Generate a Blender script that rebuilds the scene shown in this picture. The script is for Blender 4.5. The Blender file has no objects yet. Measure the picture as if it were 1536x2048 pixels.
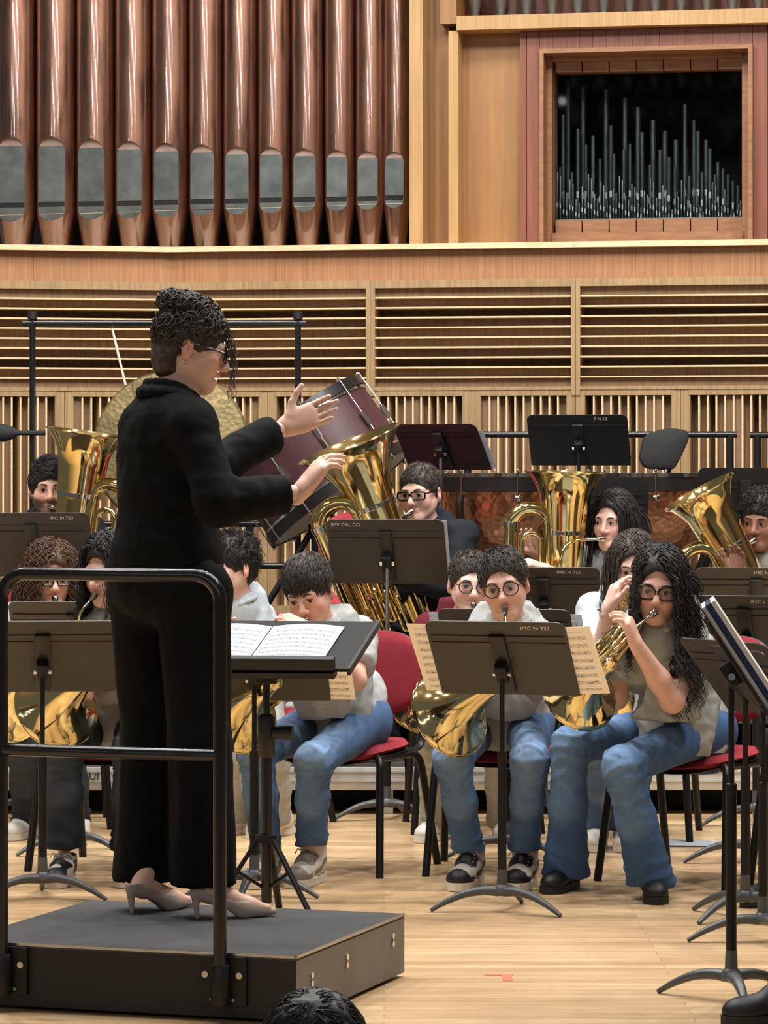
import bpy, bmesh, math, random
import numpy as np
from mathutils import Vector, Matrix, Euler

random.seed(7)
rng = np.random.default_rng(7)
S = bpy.context.scene
C = S.collection
PI = math.pi
R = math.radians

# ------------------------------------------------------------------ camera
H = 1.45            # lens height above the stage floor
F = 6830.0          # focal length in pixels of the 1536x2048 frame
CX, HY = 768.0, 940.0
cd = bpy.data.cameras.new('camera')
cd.sensor_fit = 'VERTICAL'
cd.sensor_height = 36.0
cd.sensor_width = 27.0
cd.lens = F / 2048.0 * 36.0
cd.shift_y = (HY - 1024.0) / 2048.0
cd.clip_end = 200
cam = bpy.data.objects.new('camera', cd)
C.objects.link(cam)
cam.location = (0, 0, H)
cam.rotation_euler = (PI / 2, 0, 0)
S.camera = cam

# ------------------------------------------------------------------ view, world, light
S.view_settings.view_transform = 'Standard'
S.view_settings.look = 'None'
S.view_settings.gamma = 1.0
S.view_settings.use_curve_mapping = False
S.view_settings.exposure = -0.32

w = bpy.data.worlds.new('hall_air')
S.world = w
w.use_nodes = True
bg = w.node_tree.nodes['Background']
bg.inputs[0].default_value = (0.90, 0.86, 0.80, 1)
bg.inputs[1].default_value = 0.16

def stage_lamp(x, y, z, power, size, tx, ty, tz, color=(1.0, 0.98, 0.955)):
    l = bpy.data.lights.new('stage_lamp', 'AREA')
    l.shape = 'DISK'
    l.size = size
    l.energy = power
    l.color = color
    o = bpy.data.objects.new('stage_lamp', l)
    C.objects.link(o)
    o.location = (x, y, z)
    o.rotation_euler = (Vector((tx, ty, tz)) - Vector((x, y, z))).to_track_quat('-Z', 'Y').to_euler()
    return o

for _x in (-4.2, -2.1, 0.0, 2.1, 4.2):
    stage_lamp(_x, 12.4, 7.0, 165, 0.30, _x * .6, 12.9, 0)
    stage_lamp(_x + .7, 9.6, 7.6, 140, 0.30, _x * .6, 13.0, 0.4)
for _x in (-3.2, -1.0, 1.2, 3.4):
    stage_lamp(_x, 15.2, 7.0, 120, 0.30, _x * .8, 16.2, 0.6)
for _x in (-3.6, -2.2, -0.8, 0.6, 2.0):
    stage_lamp(_x, 12.5, 8.6, 45, 0.26, _x * .8, 18.6, 3.0)

# house lights high in the hall behind the listeners
for _i in range(16):
    _x = -14.0 + 1.25 * _i
    stage_lamp(_x, -6.0 - .5 * (_i % 4), 6.0 + 2.0 * ((_i * 7) % 16) / 16.0, 26, 0.11, _x * .3, 18.0, 3.0)

# ------------------------------------------------------------------ geometry helpers
def P(px, py, d):
    """world point seen at pixel (px, py) when it stands at distance d along the view axis"""
    return np.array([(px - CX) * d / F, d, H - (py - HY) * d / F])

def FLD(py, z=0.0):
    return F * (H - z) / (py - HY)

def FL(px, py, z=0.0):
    d = FLD(py, z)
    return np.array([(px - CX) * d / F, d, z])

def V3(*a):
    return np.array(a, float)

def unit(v):
    v = np.asarray(v, float)
    n = np.linalg.norm(v)
    return v / n if n > 1e-9 else v

def rotm(yaw=0, pitch=0, roll=0):
    m = Matrix.Rotation(R(yaw), 3, 'Z') @ Matrix.Rotation(R(pitch), 3, 'X') @ Matrix.Rotation(R(roll), 3, 'Y')
    return np.array(m)

def link(o):
    C.objects.link(o)
    return o

def tag(o, label=None, cat=None, group=None, kind=None):
    if label: o['label'] = label
    if cat: o['category'] = cat
    if group: o['group'] = group
    if kind: o['kind'] = kind
    return o

def thing(name, label, cat, loc=(0, 0, 0), rz=0.0, group=None):
    o = bpy.data.objects.new(name, None)
    o.empty_display_size = 0.1
    link(o)
    o.location = tuple(float(v) for v in loc)
    o.rotation_euler = (0, 0, rz)
    tag(o, label, cat, group)
    return o

def root_matrix(o):
    if o.type == 'EMPTY':
        return Matrix.Translation(o.location) @ o.rotation_euler.to_matrix().to_4x4()
    return Matrix.Identity(4)

def new_obj(name, me, mat, parent=None, world=True):
    o = bpy.data.objects.new(name, me)
    link(o)
    if mat is not None:
        for m in (mat if isinstance(mat, (list, tuple)) else [mat]):
            me.materials.append(m)
    if parent is not None:
        o.parent = parent
        if world:
            o.matrix_parent_inverse = root_matrix(parent).inverted()
    return o

def np_mesh(name, V, Fq, smooth=True, mi=None):
    """mesh from numpy vertices and a list of face arrays (each (n,3) or (n,4))"""
    me = bpy.data.meshes.new(name)
    V = np.asarray(V, np.float32)
    if not isinstance(Fq, (list, tuple)):
        Fq = [Fq]
    Fq = [np.asarray(f, np.int32) for f in Fq if len(f)]
    nl = sum(f.size for f in Fq)
    npoly = sum(len(f) for f in Fq)
    me.vertices.add(len(V))
    me.vertices.foreach_set('co', V.ravel())
    me.loops.add(nl)
    me.loops.foreach_set('vertex_index', np.concatenate([f.ravel() for f in Fq]))
    me.polygons.add(npoly)
    tot = np.concatenate([np.full(len(f), f.shape[1], np.int32) for f in Fq])
    st = np.concatenate([[0], np.cumsum(tot)[:-1]]).astype(np.int32)
    me.polygons.foreach_set('loop_start', st)
    if smooth:
        me.polygons.foreach_set('use_smooth', np.ones(npoly, bool))
    if mi is not None:
        me.polygons.foreach_set('material_index', np.asarray(mi, np.int32))
    me.update(calc_edges=True)
    me.validate()
    return me

class MB:
    """collects simple shapes into ONE mesh"""
    def __init__(s, M=None):
        s.v = []; s.f = []; s.sm = []; s.mi = []; s.M = M; s.m = 0
    def add(s, vs, fs, smooth=False):
        n = len(s.v)
        for p in vs:
            p = Vector([float(c) for c in p])
            if s.M is not None: p = s.M @ p
            s.v.append(tuple(p))
        for f in fs:
            s.f.append([n + i for i in f]); s.sm.append(smooth); s.mi.append(s.m)
        return s
    def box(s, lo, hi, T=None):
        x0, y0, z0 = lo; x1, y1, z1 = hi
        vs = [(x0,y0,z0),(x1,y0,z0),(x1,y1,z0),(x0,y1,z0),(x0,y0,z1),(x1,y0,z1),(x1,y1,z1),(x0,y1,z1)]
        if T is not None: vs = [T(*p) if callable(T) else T @ Vector(p) for p in vs]
        return s.add(vs, [(0,3,2,1),(4,5,6,7),(0,1,5,4),(1,2,6,5),(2,3,7,6),(3,0,4,7)])
    def bbox(s, lo, hi, b=0.005, T=None):
        """box with chamfered edges"""
        bm = bmesh.new()
        bmesh.ops.create_cube(bm, size=1.0)
        lo = Vector(lo); hi = Vector(hi)
        for v in bm.verts:
            v.co = Vector([(lo[i] + hi[i]) / 2 + v.co[i] * (hi[i] - lo[i]) for i in range(3)])
        bmesh.ops.bevel(bm, geom=list(bm.edges), offset=b, segments=2, affect='EDGES', profile=0.5)
        bm.verts.index_update()
        vs = [v.co.copy() for v in bm.verts]
        if T is not None: vs = [T(*p) if callable(T) else T @ p for p in vs]
        fs = [[v.index for v in f.verts] for f in bm.faces]
        bm.free()
        return s.add(vs, fs, True)
    def tube(s, pts, r, n=10, cap=True, flat=1.0):
        """tube along pts with radius r (number or list)"""
        pts = [np.asarray(p, float) for p in pts]
        K = len(pts)
        rr = [r] * K if np.isscalar(r) else list(r)
        T = []
        for i in range(K):
            a = pts[max(i - 1, 0)]; b = pts[min(i + 1, K - 1)]
            T.append(unit(b - a))
        up = V3(0, 0, 1) if abs(T[0][2]) < .9 else V3(1, 0, 0)
        N = unit(np.cross(T[0], up))
        vs = []; fs = []
        for i in range(K):
            N = unit(N - T[i] * np.dot(N, T[i]))
            B = np.cross(T[i], N)
            for j in range(n):
                a = 2 * PI * j / n
                vs.append(pts[i] + rr[i] * (math.cos(a) * N + flat * math.sin(a) * B))
        for i in range(K - 1):
            for j in range(n):
                k = (j + 1) % n
                fs.append((i*n+j, i*n+k, (i+1)*n+k, (i+1)*n+j))
        if cap:
            fs.append(tuple(range(n - 1, -1, -1)))
            fs.append(tuple((K-1)*n + j for j in range(n)))
        return s.add(vs, fs, True)
    def lathe(s, prof, o=(0,0,0), ax=(0,0,1), n=32, close=False):
        """profile of (radius, height) turned about ax through o"""
        o = np.asarray(o, float); ax = unit(ax)
        u = unit(np.cross(ax, (0,0,1) if abs(ax[2]) < .9 else (1,0,0))); v = np.cross(ax, u)
        vs = []; fs = []
        K = len(prof)
        for r, h in prof:
            for j in range(n):
                a = 2 * PI * j / n
                vs.append(o + ax*h + r*(math.cos(a)*u + math.sin(a)*v))
        for i in range(K - 1):
            for j in range(n):
                k = (j + 1) % n
                fs.append((i*n+j, i*n+k, (i+1)*n+k, (i+1)*n+j))
        if close:
            fs.append(tuple(range(n - 1, -1, -1)))
            fs.append(tuple((K-1)*n + j for j in range(n)))
        return s.add(vs, fs, True)
    def cyl(s, a, b, r, n=14, r2=None):
        return s.tube([a, b], [r, r if r2 is None else r2], n)
    def ball(s, c, r, n=10, sq=(1,1,1)):
        c = np.asarray(c, float)
        vs = []; fs = []
        m = n // 2 + 1
        for i in range(m + 1):
            t = PI * i / m
            for j in range(n):
                a = 2 * PI * j / n
                vs.append(c + r * np.array([sq[0]*math.sin(t)*math.cos(a), sq[1]*math.sin(t)*math.sin(a), sq[2]*math.cos(t)]))
        for i in range(m):
            for j in range(n):
                k = (j + 1) % n
                fs.append((i*n+j, (i+1)*n+j, (i+1)*n+k, i*n+k))
        return s.add(vs, fs, True)
    def prism(s, poly, z0, z1, T=None):
        """2-D polygon extruded in z"""
        n = len(poly)
        vs = [(x, y, z0) for x, y in poly] + [(x, y, z1) for x, y in poly]
        if T is not None: vs = [T(*p) if callable(T) else T @ Vector(p) for p in vs]
        fs = [tuple(range(n - 1, -1, -1)), tuple(range(n, 2*n))]
        fs += [(i, (i+1) % n, n + (i+1) % n, n + i) for i in range(n)]
        return s.add(vs, fs)
    def build(s, name, mat, parent=None, world=True):
        me = bpy.data.meshes.new(name)
        me.from_pydata(s.v, [], s.f)
        me.polygons.foreach_set('use_smooth', s.sm)
        if any(s.mi): me.polygons.foreach_set('material_index', s.mi)
        me.update()
        me.validate()
        o = new_obj(name, me, mat, parent, world)
        if any(s.sm) and not all(s.sm) or any(s.sm):
            try:
                me.set_sharp_from_angle(angle=R(40))
            except Exception:
                pass
        return o

def share(name, me, parent, world=True):
    """another object that shares mesh data"""
    o = bpy.data.objects.new(name, me)
    link(o)
    o.parent = parent
    if world:
        o.matrix_parent_inverse = root_matrix(parent).inverted()
    return o

def copy_tree(o, parent=None):
    c = o.copy()
    link(c)
    if parent is not None:
        c.parent = parent
    for ch in list(o.children):
        copy_tree(ch, c)
    return c

def bez(p0, p1, p2, p3, n=12):
    t = np.linspace(0, 1, n)[:, None]
    p0, p1, p2, p3 = [np.asarray(p, float) for p in (p0, p1, p2, p3)]
    return list((1-t)**3*p0 + 3*(1-t)**2*t*p1 + 3*(1-t)*t*t*p2 + t**3*p3)

def catmull(pts, n=6):
    pts = [np.asarray(p, float) for p in pts]
    pts = [2*pts[0]-pts[1]] + pts + [2*pts[-1]-pts[-2]]
    out = []
    for i in range(1, len(pts) - 2):
        a, b, c, d = pts[i-1:i+3]
        for k in range(n):
            t = k / n
            out.append(.5*((2*b)+(-a+c)*t+(2*a-5*b+4*c-d)*t*t+(-a+3*b-3*c+d)*t**3))
    out.append(pts[-2])
    return out

# ------------------------------------------------------------------ materials
def srgb(r, g, b):
    f = lambda c: c/12.92 if c <= 0.04045 else ((c+0.055)/1.055)**2.4
    return tuple(f(v/255.0) for v in (r, g, b)) + (1.0,)

class Nodes:
    def __init__(s, name):
        m = bpy.data.materials.new(name)
        m.use_nodes = True
        s.m = m; s.t = m.node_tree
        s.b = s.t.nodes['Principled BSDF']
    def n(s, typ, **kw):
        nd = s.t.nodes.new(typ)
        for k, v in kw.items():
            if k in nd.inputs.keys(): nd.inputs[k].default_value = v
            else: setattr(nd, k, v)
        return nd
    def l(s, a, b): s.t.links.new(a, b)
    def ramp(s, src, stops):
        nd = s.n('ShaderNodeValToRGB')
        e = nd.color_ramp.elements
        while len(e) > 1: e.remove(e[-1])
        e[0].position = stops[0][0]; e[0].color = stops[0][1]
        for p, c in stops[1:]:
            x = e.new(p); x.color = c
        s.l(src, nd.inputs[0])
        return nd.outputs[0]
    def coords(s, scale=(1,1,1), rot=(0,0,0), kind='Object'):
        tc = s.n('ShaderNodeTexCoord')
        mp = s.n('ShaderNodeMapping')
        mp.inputs['Scale'].default_value = scale
        mp.inputs['Rotation'].default_value = rot
        s.l(tc.outputs[kind], mp.inputs[0])
        return mp.outputs[0]
    def noise(s, co, scale=5, detail=4, rough=.55, dist=0):
        nd = s.n('ShaderNodeTexNoise')
        nd.inputs['Scale'].default_value = scale
        nd.inputs['Detail'].default_value = detail
        nd.inputs['Roughness'].default_value = rough
        nd.inputs['Distortion'].default_value = dist
        s.l(co, nd.inputs['Vector'])
        return nd.outputs['Fac']
    def bump(s, h, strength=.2, dist=.01):
        nd = s.n('ShaderNodeBump')
        nd.inputs['Strength'].default_value = strength
        nd.inputs['Distance'].default_value = dist
        s.l(h, nd.inputs['Height'])
        s.l(nd.outputs[0], s.b.inputs['Normal'])
    def set(s, **kw):
        for k, v in kw.items():
            s.b.inputs[k.replace('_', ' ')].default_value = v
        return s

def dk(c, k): return (c[0]*k, c[1]*k, c[2]*k, 1)

def plain(name, c, rough=.5, metal=0.0, vary=.12, scale=30, bump=0.0, spec=.5, stretch=(1,1,1), **kw):
    N = Nodes(name)
    N.set(Roughness=rough, Metallic=metal)
    N.b.inputs['Specular IOR Level'].default_value = spec
    co = N.coords(stretch)
    f = N.noise(co, scale, 3)
    N.l(N.ramp(f, [(.3, dk(c, 1-vary)), (.7, dk(c, 1+vary))]), N.b.inputs['Base Color'])
    if bump: N.bump(f, bump, .004)
    for k, v in kw.items(): N.b.inputs[k].default_value = v
    return N.m

def wood(name, c1, c2, grain='z', scale=1.0, rough=.45, streak=60):
    N = Nodes(name)
    N.set(Roughness=rough)
    st = {'z': (streak, streak, 1.5), 'x': (1.5, streak, streak), 'y': (streak, 1.5, streak)}[grain]
    co = N.coords(tuple(v*scale for v in st))
    f = N.noise(co, 1.0, 5, .6, .4)
    co2 = N.coords((1.2, 1.2, 1.2))
    f2 = N.noise(co2, 2.0, 3)
    mx = N.n('ShaderNodeMath', operation='ADD')
    N.l(f, mx.inputs[0]); 
    m2 = N.n('ShaderNodeMath', operation='MULTIPLY'); m2.inputs[1].default_value = .35
    N.l(f2, m2.inputs[0]); N.l(m2.outputs[0], mx.inputs[1])
    N.l(N.ramp(mx.outputs[0], [(.45, c1), (.9, c2)]), N.b.inputs['Base Color'])
    N.bump(f, .08, .002)
    return N.m

M = {}
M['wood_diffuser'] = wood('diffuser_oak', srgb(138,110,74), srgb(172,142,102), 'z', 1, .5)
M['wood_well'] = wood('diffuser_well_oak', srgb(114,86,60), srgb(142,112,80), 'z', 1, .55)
M['wood_fascia'] = wood('fascia_cherry', srgb(144,97,62), srgb(176,127,86), 'z', 1, .45, 90)
M['wood_ledge'] = wood('ledge_maple', srgb(206,176,134), srgb(230,206,168), 'x', 1, .42)
M['wood_post'] = wood('case_post_maple', srgb(154,118,73), srgb(180,144,96), 'z', 1, .42)
M['wood_case'] = wood('case_panel_maple', srgb(128,87,46), srgb(154,111,64), 'z', .6, .42, 30)
M['wood_red'] = wood('case_red_cherry', srgb(104,56,38), srgb(130,76,54), 'z', .8, .42, 50)
M['wood_frame'] = wood('case_frame_cherry', srgb(120,80,50), srgb(148,104,70), 'x', .8, .45, 50)
M['void'] = plain('unlit_backing', (.006,.006,.007,1), .9, 0, .2)
M['black_metal'] = plain('black_powder_coat', (.009,.009,.010,1), .42, 0, .15, 80, 0, .28)
M['gloss_black'] = plain('gloss_black_tube', (.008,.008,.010,1), .22, 0, .1, 60)
M['stand_desk'] = plain('stand_desk_paint', srgb(60,57,52), .46, 0, .08, 40)
M['stand_black'] = plain('stand_black_paint', srgb(30,30,31), .42, 0, .08, 40)
M['stand_base'] = plain('stand_base_grey', srgb(82,84,86), .42, .2, .12, 30)
M['chrome'] = plain('chrome', (.75,.75,.76,1), .12, 1.0, .05, 30)
M['steel'] = plain('steel_tube', (.45,.45,.44,1), .28, 1.0, .08, 30)
M['alu'] = plain('aluminium_edge', (.66,.65,.62,1), .45, .5, .06, 20, stretch=(1,20,20))
M['dark_deck'] = plain('riser_deck', srgb(70,66,62), .6, 0, .15, 12)
M['copper'] = None
M['paper'] = None
M['glass'] = None
M['lens'] = None

def m_copper():
    N = Nodes('organ_copper')
    N.set(Metallic=1.0, Roughness=.24)
    co = N.coords((22, 22, 2.6))
    f = N.noise(co, 1.0, 3)
    co2 = N.coords((3, 3, 1.4)); f2 = N.noise(co2, 1.6, 3)
    a = N.n('ShaderNodeMath', operation='ADD'); N.l(f, a.inputs[0]); N.l(f2, a.inputs[1])
    N.l(N.ramp(a.outputs[0], [(.7, srgb(98,66,53)), (1.25, srgb(146,104,84))]), N.b.inputs['Base Color'])
    N.l(N.ramp(f, [(.3, (.30,.30,.30,1)), (.75, (.42,.42,.42,1))]), N.b.inputs['Roughness'])
    N.b.inputs['Coat Weight'].default_value = 1.0; N.b.inputs['Coat Roughness'].default_value = .055; N.b.inputs['Coat IOR'].default_value = 2.0
    N.bump(f, .05, .004)
    return N.m
M['copper'] = m_copper()
M['lead'] = plain('organ_lip_lead', srgb(94,100,98), .42, .55, .3, 9)

def m_timpani():
    N = Nodes('hammered_copper')
    N.set(Metallic=1.0, Roughness=.2)
    co = N.coords((1,1,1))
    v = N.n('ShaderNodeTexVoronoi'); v.inputs['Scale'].default_value = 34
    N.l(co, v.inputs['Vector'])
    N.b.inputs['Base Color'].default_value = srgb(222,158,118); N.set(Roughness=.28)
    N.bump(v.outputs['Distance'], .35, .01)
    return N.m
M['timpani'] = m_timpani()

def m_brass(name, c, rough):
    N = Nodes(name)
    N.set(Metallic=1.0, Roughness=rough)
    co = N.coords((8,8,8))
    f = N.noise(co, 2.0, 4)
    N.l(N.ramp(f, [(.3, dk(c,.92)), (.7, c)]), N.b.inputs['Base Color'])
    N.l(N.ramp(f, [(.3, (rough*.7,)*3+(1,)), (.8, (rough*1.5,)*3+(1,))]), N.b.inputs['Roughness'])
    return N.m
M['brass'] = m_brass('lacquered_brass', srgb(236,214,150), .085)
M['brass_horn'] = m_brass('yellow_brass', srgb(230,214,160), .08)
M['nickel'] = m_brass('nickel_silver', srgb(214,210,198), .1)
M['gong'] = None
def m_gong():
    N = Nodes('hammered_bronze')
    N.set(Metallic=.55, Roughness=.55)
    co = N.coords((1,1,1))
    v = N.n('ShaderNodeTexVoronoi'); v.inputs['Scale'].default_value = 42
    N.l(co, v.inputs['Vector'])
    f = N.noise(co, 7, 4)
    N.l(N.ramp(f, [(.3, srgb(98,86,56)), (.7, srgb(138,122,82))]), N.b.inputs['Base Color'])
    N.bump(v.outputs['Distance'], .3, .01)
    return N.m
M['gong'] = m_gong()
M['maroon'] = plain('maroon_drum_wrap', srgb(70,40,44), .42, 0, .18, 14)
M['drumhead'] = plain('drum_head', srgb(214,206,190), .5, 0, .06, 10)
M['hoop'] = plain('black_hoop', srgb(30,26,27), .3, 0, .1, 20)
M['red_fabric'] = plain('red_chair_fabric', srgb(150,50,60), .9, 0, .16, 240, .25, .2)
M['chair_frame'] = plain('chair_black_frame', srgb(24,23,23), .4, 0, .1, 60, 0, .32)
M['plastic'] = plain('black_plastic', srgb(24,24,25), .5, 0, .1, 60)
M['suit'] = plain('black_wool', (.0045,.0048,.0050,1), .85, 0, .2, 90, .1, .14)
M['podium_top'] = plain('podium_carpet', srgb(74,74,74), .85, 0, .12, 160, .15, .2)
M['podium_lit'] = plain('podium_panel_lit', srgb(112,107,101), .55, 0, .1, 8)  # paler podium colour for the faces that catch the stage light
M['podium_shaded'] = plain('podium_panel_shaded', srgb(19,18,18), .6, 0, .12, 8)  # darker podium colour: shade on the front face is painted in
M['skin'] = None
M['white_text'] = plain('white_paint_pen', srgb(225,222,212), .6, 0, .05)
M['black_text'] = plain('black_ink', srgb(28,28,28), .6, 0, .05)
M['desk_top'] = plain('conductor_desk_laminate', srgb(26,27,28), .62, 0, .08, 40, 0, .25)
M['cream_tape'] = plain('cream_strip', srgb(222,204,176), .6, 0, .06)
M['folder_blue'] = plain('navy_folder', srgb(30,48,88), .35, 0, .1, 30)
M['navy_knob'] = plain('dark_knob', srgb(36,36,40), .35, 0, .1)
M['cushion'] = plain('black_cushion', srgb(38,39,40), .8, 0, .15, 120, .2, .3)

def m_paper(name, c):
    N = Nodes(name)
    N.set(Roughness=.7)
    N.b.inputs['Base Color'].default_value = c
    # five-line staves with note specks: printed ink, in the sheet's own UV
    tc = N.n('ShaderNodeTexCoord')
    sp = N.n('ShaderNodeSeparateXYZ'); N.l(tc.outputs['UV'], sp.inputs[0])
    def math_(op, a, b=None, c_=None):
        n = N.n('ShaderNodeMath', operation=op)
        for i, x in enumerate((a, b, c_)):
            if x is None: continue
            if isinstance(x, (int, float)): n.inputs[i].default_value = x
            else: N.l(x, n.inputs[i])
        return n.outputs[0]
    v = sp.outputs['Y']; u = sp.outputs['X']
    fr = math_('FRACT', math_('MULTIPLY', v, 9.0))
    band = math_('MULTIPLY', math_('GREATER_THAN', fr, .3), math_('LESS_THAN', fr, .74))
    ln = math_('LESS_THAN', math_('FRACT', math_('MULTIPLY', fr, 10.0)), .22)
    staff = math_('MULTIPLY', band, ln)
    no = N.n('ShaderNodeTexNoise'); no.inputs['Scale'].default_value = 46; no.inputs['Detail'].default_value = 2
    N.l(tc.outputs['UV'], no.inputs['Vector'])
    notes = math_('MULTIPLY', math_('GREATER_THAN', no.outputs['Fac'], .60), band)
    ink = math_('MAXIMUM', staff, notes)
    mar = math_('MULTIPLY', math_('GREATER_THAN', u, .07), math_('LESS_THAN', u, .93))
    mar2 = math_('MULTIPLY', math_('GREATER_THAN', v, .05), math_('LESS_THAN', v, .93))
    ink = math_('MULTIPLY', math_('MULTIPLY', ink, mar), mar2)
    mix = N.n('ShaderNodeMix', data_type='RGBA')
    N.l(math_('MULTIPLY', ink, .8), mix.inputs['Factor'])
    mix.inputs['A'].default_value = c
    mix.inputs['B'].default_value = srgb(60, 60, 62)
    N.l(mix.outputs['Result'], N.b.inputs['Base Color'])
    # thin sheet: a little light comes through
    tr = N.n('ShaderNodeBsdfTranslucent'); N.l(mix.outputs['Result'], tr.inputs[0])
    ms = N.n('ShaderNodeMixShader'); ms.inputs[0].default_value = .38
    out = N.t.nodes['Material Output']
    N.l(N.b.outputs[0], ms.inputs[1]); N.l(tr.outputs[0], ms.inputs[2]); N.l(ms.outputs[0], out.inputs[0])
    return N.m
M['paper'] = m_paper('sheet_music_cream', srgb(238,226,206))
M['paper_white'] = m_paper('sheet_music_white', srgb(206,212,218))

def m_glass(name, tint, gl):
    N = Nodes(name)
    t = N.n('ShaderNodeBsdfTransparent'); t.inputs[0].default_value = tint
    g = N.n('ShaderNodeBsdfGlossy'); g.inputs['Roughness'].default_value = .02
    fr = N.n('ShaderNodeFresnel'); fr.inputs['IOR'].default_value = 1.45
    co = N.coords((1,1,1)); f = N.noise(co, 3, 2)
    mm = N.n('ShaderNodeMath', operation='MULTIPLY'); mm.inputs[1].default_value = gl
    N.l(fr.outputs[0], mm.inputs[0])
    ms = N.n('ShaderNodeMixShader')
    N.l(mm.outputs[0], ms.inputs[0]); N.l(t.outputs[0], ms.inputs[1]); N.l(g.outputs[0], ms.inputs[2])
    N.l(ms.outputs[0], N.t.nodes['Material Output'].inputs[0])
    return N.m
M['glass'] = m_glass('case_glass', (.82,.85,.86,1), .006)
M['lens'] = m_glass('spectacle_lens', (.93,.94,.95,1), 1.2)

def m_floor():
    N = Nodes('stage_floor_maple')
    N.set(Roughness=.30)
    N.b.inputs['Specular IOR Level'].default_value = .45
    co = N.coords((1, 1, 1))
    br = N.n('ShaderNodeTexBrick')
    br.offset = .37; br.offset_frequency = 2
    br.inputs['Scale'].default_value = 1.0
    br.inputs['Brick Width'].default_value = 1.3
    br.inputs['Row Height'].default_value = .07
    br.inputs['Mortar Size'].default_value = .0018
    br.inputs['Color1'].default_value = (.25,.25,.25,1); br.inputs['Color2'].default_value = (.85,.85,.85,1)
    br.inputs['Mortar'].default_value = (0,0,0,1)
    N.l(co, br.inputs['Vector'])
    co2 = N.coords((2.2, 55, 1)); f = N.noise(co2, 1.0, 5, .6, .3)
    co3 = N.coords((.5, .8, 1)); f3 = N.noise(co3, 1.3, 3)
    def mth(op, a, b):
        n = N.n('ShaderNodeMath', operation=op)
        for i, x in enumerate((a, b)):
            if isinstance(x, (int, float)): n.inputs[i].default_value = x
            else: N.l(x, n.inputs[i])
        return n.outputs[0]
    sm = mth('ADD', mth('MULTIPLY', br.outputs['Color'], .38), mth('ADD', mth('MULTIPLY', f, .45), mth('MULTIPLY', f3, .3)))
    N.l(N.ramp(sm, [(.18, srgb(140,108,74)), (.42, srgb(190,154,112)), (.68, srgb(214,182,140)), (.9, srgb(228,202,164))]), N.b.inputs['Base Color'])
    N.l(N.ramp(f, [(.3, (.22,.22,.22,1)), (.7, (.38,.38,.38,1))]), N.b.inputs['Roughness'])
    N.bump(br.outputs['Fac'], .15, -.002)
    return N.m
M['floor'] = m_floor()

def m_vcol(name, rough=.5, spec=.4, scale=300, bump=.1, vary=.1, sss=0.0, metal=0, bscale=None, weave=0):
    """colour comes from the mesh's own 'Col' attribute (dyed cloth, skin tone), plus fine noise"""
    N = Nodes(name)
    N.set(Roughness=rough, Metallic=metal)
    N.b.inputs['Specular IOR Level'].default_value = spec
    a = N.n('ShaderNodeVertexColor'); a.layer_name = 'Col'
    co = N.coords((1,1,1)); f = N.noise(co, scale, 3)
    f2 = N.noise(co, scale*.08, 3)
    ad = N.n('ShaderNodeMath', operation='ADD'); N.l(f, ad.inputs[0]); N.l(f2, ad.inputs[1])
    r = N.ramp(ad.outputs[0], [(.7, (1-vary,)*3+(1,)), (1.3, (1+vary,)*3+(1,))])
    mx = N.n('ShaderNodeMix', data_type='RGBA', blend_type='MULTIPLY')
    mx.inputs['Factor'].default_value = 1.0
    N.l(a.outputs['Color'], mx.inputs['A']); N.l(r, mx.inputs['B'])
    N.l(mx.outputs['Result'], N.b.inputs['Base Color'])
    if bump: N.bump(f2 if bscale else f, bump, .003)
    if sss:
        N.b.inputs['Subsurface Weight'].default_value = sss
        N.b.inputs['Subsurface Radius'].default_value = (.012, .005, .003)
        N.b.inputs['Subsurface Scale'].default_value = .6
    return N.m
M['skin'] = m_vcol('skin', .48, .4, 160, .05, .05)
M['cloth'] = m_vcol('cotton_jersey', .88, .2, 420, .12, .08)
M['denim'] = m_vcol('denim', .85, .2, 500, .15, .14)
M['shoe'] = m_vcol('shoe_leather', .5, .4, 120, .05, .06)
M['sole'] = plain('rubber_sole', srgb(226,220,206), .6, 0, .06)
M['sole_dark'] = plain('dark_rubber_sole', srgb(24,24,26), .6, 0, .08)
M['lace'] = plain('shoe_lace', srgb(208,196,180), .8, 0, .08)
M['eye_white'] = plain('eye_white', srgb(196,186,178), .2, 0, .03)
M['iris'] = plain('dark_iris', srgb(36,24,18), .12, 0, .1)
M['glasses'] = plain('dark_spectacle_frame', srgb(24,18,18), .25, 0, .1)
M['glasses_brown'] = plain('brown_spectacle_frame', srgb(58,32,28), .3, 0, .1)

def m_hair(name, c, c2):
    N = Nodes(name)
    N.set(Roughness=.5)
    N.b.inputs['Specular IOR Level'].default_value = .35
    co = N.coords((60,60,60)); f = N.noise(co, 1.0, 4)
    N.l(N.ramp(f, [(.3, c), (.75, c2)]), N.b.inputs['Base Color'])
    N.bump(f, .25, .004)
    return N.m
M['hair_black'] = m_hair('black_hair', srgb(22,19,18), srgb(48,43,41))
M['hair_dark'] = m_hair('dark_brown_hair', srgb(42,35,31), srgb(82,72,64))
M['hair_brown'] = m_hair('brown_hair', srgb(58,38,27), srgb(100,72,52))
M['wood_side'] = wood('side_wall_walnut', srgb(58,42,32), srgb(84,62,48), 'z', 1, .5)
# ------------------------------------------------------------------ the stage: floor and risers
b = MB(); b.box((-10, 6.6, -.12), (10, 20.5, 0))
tag(b.build('floor', M['floor']), 'pale maple boards of the stage floor', kind='structure')
b = MB(); b.box((-9, -3, -1.0), (9, 6.6, -.92))
tag(b.build('floor_hall', M['dark_deck']), 'dark hall floor below the stage', kind='structure')
b = MB(); b.box((-10, 6.5, -.92), (10, 6.6, -.005))
tag(b.build('trim_stage_front', M['wood_case']), 'wooden front edge of the stage', kind='structure')

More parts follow.
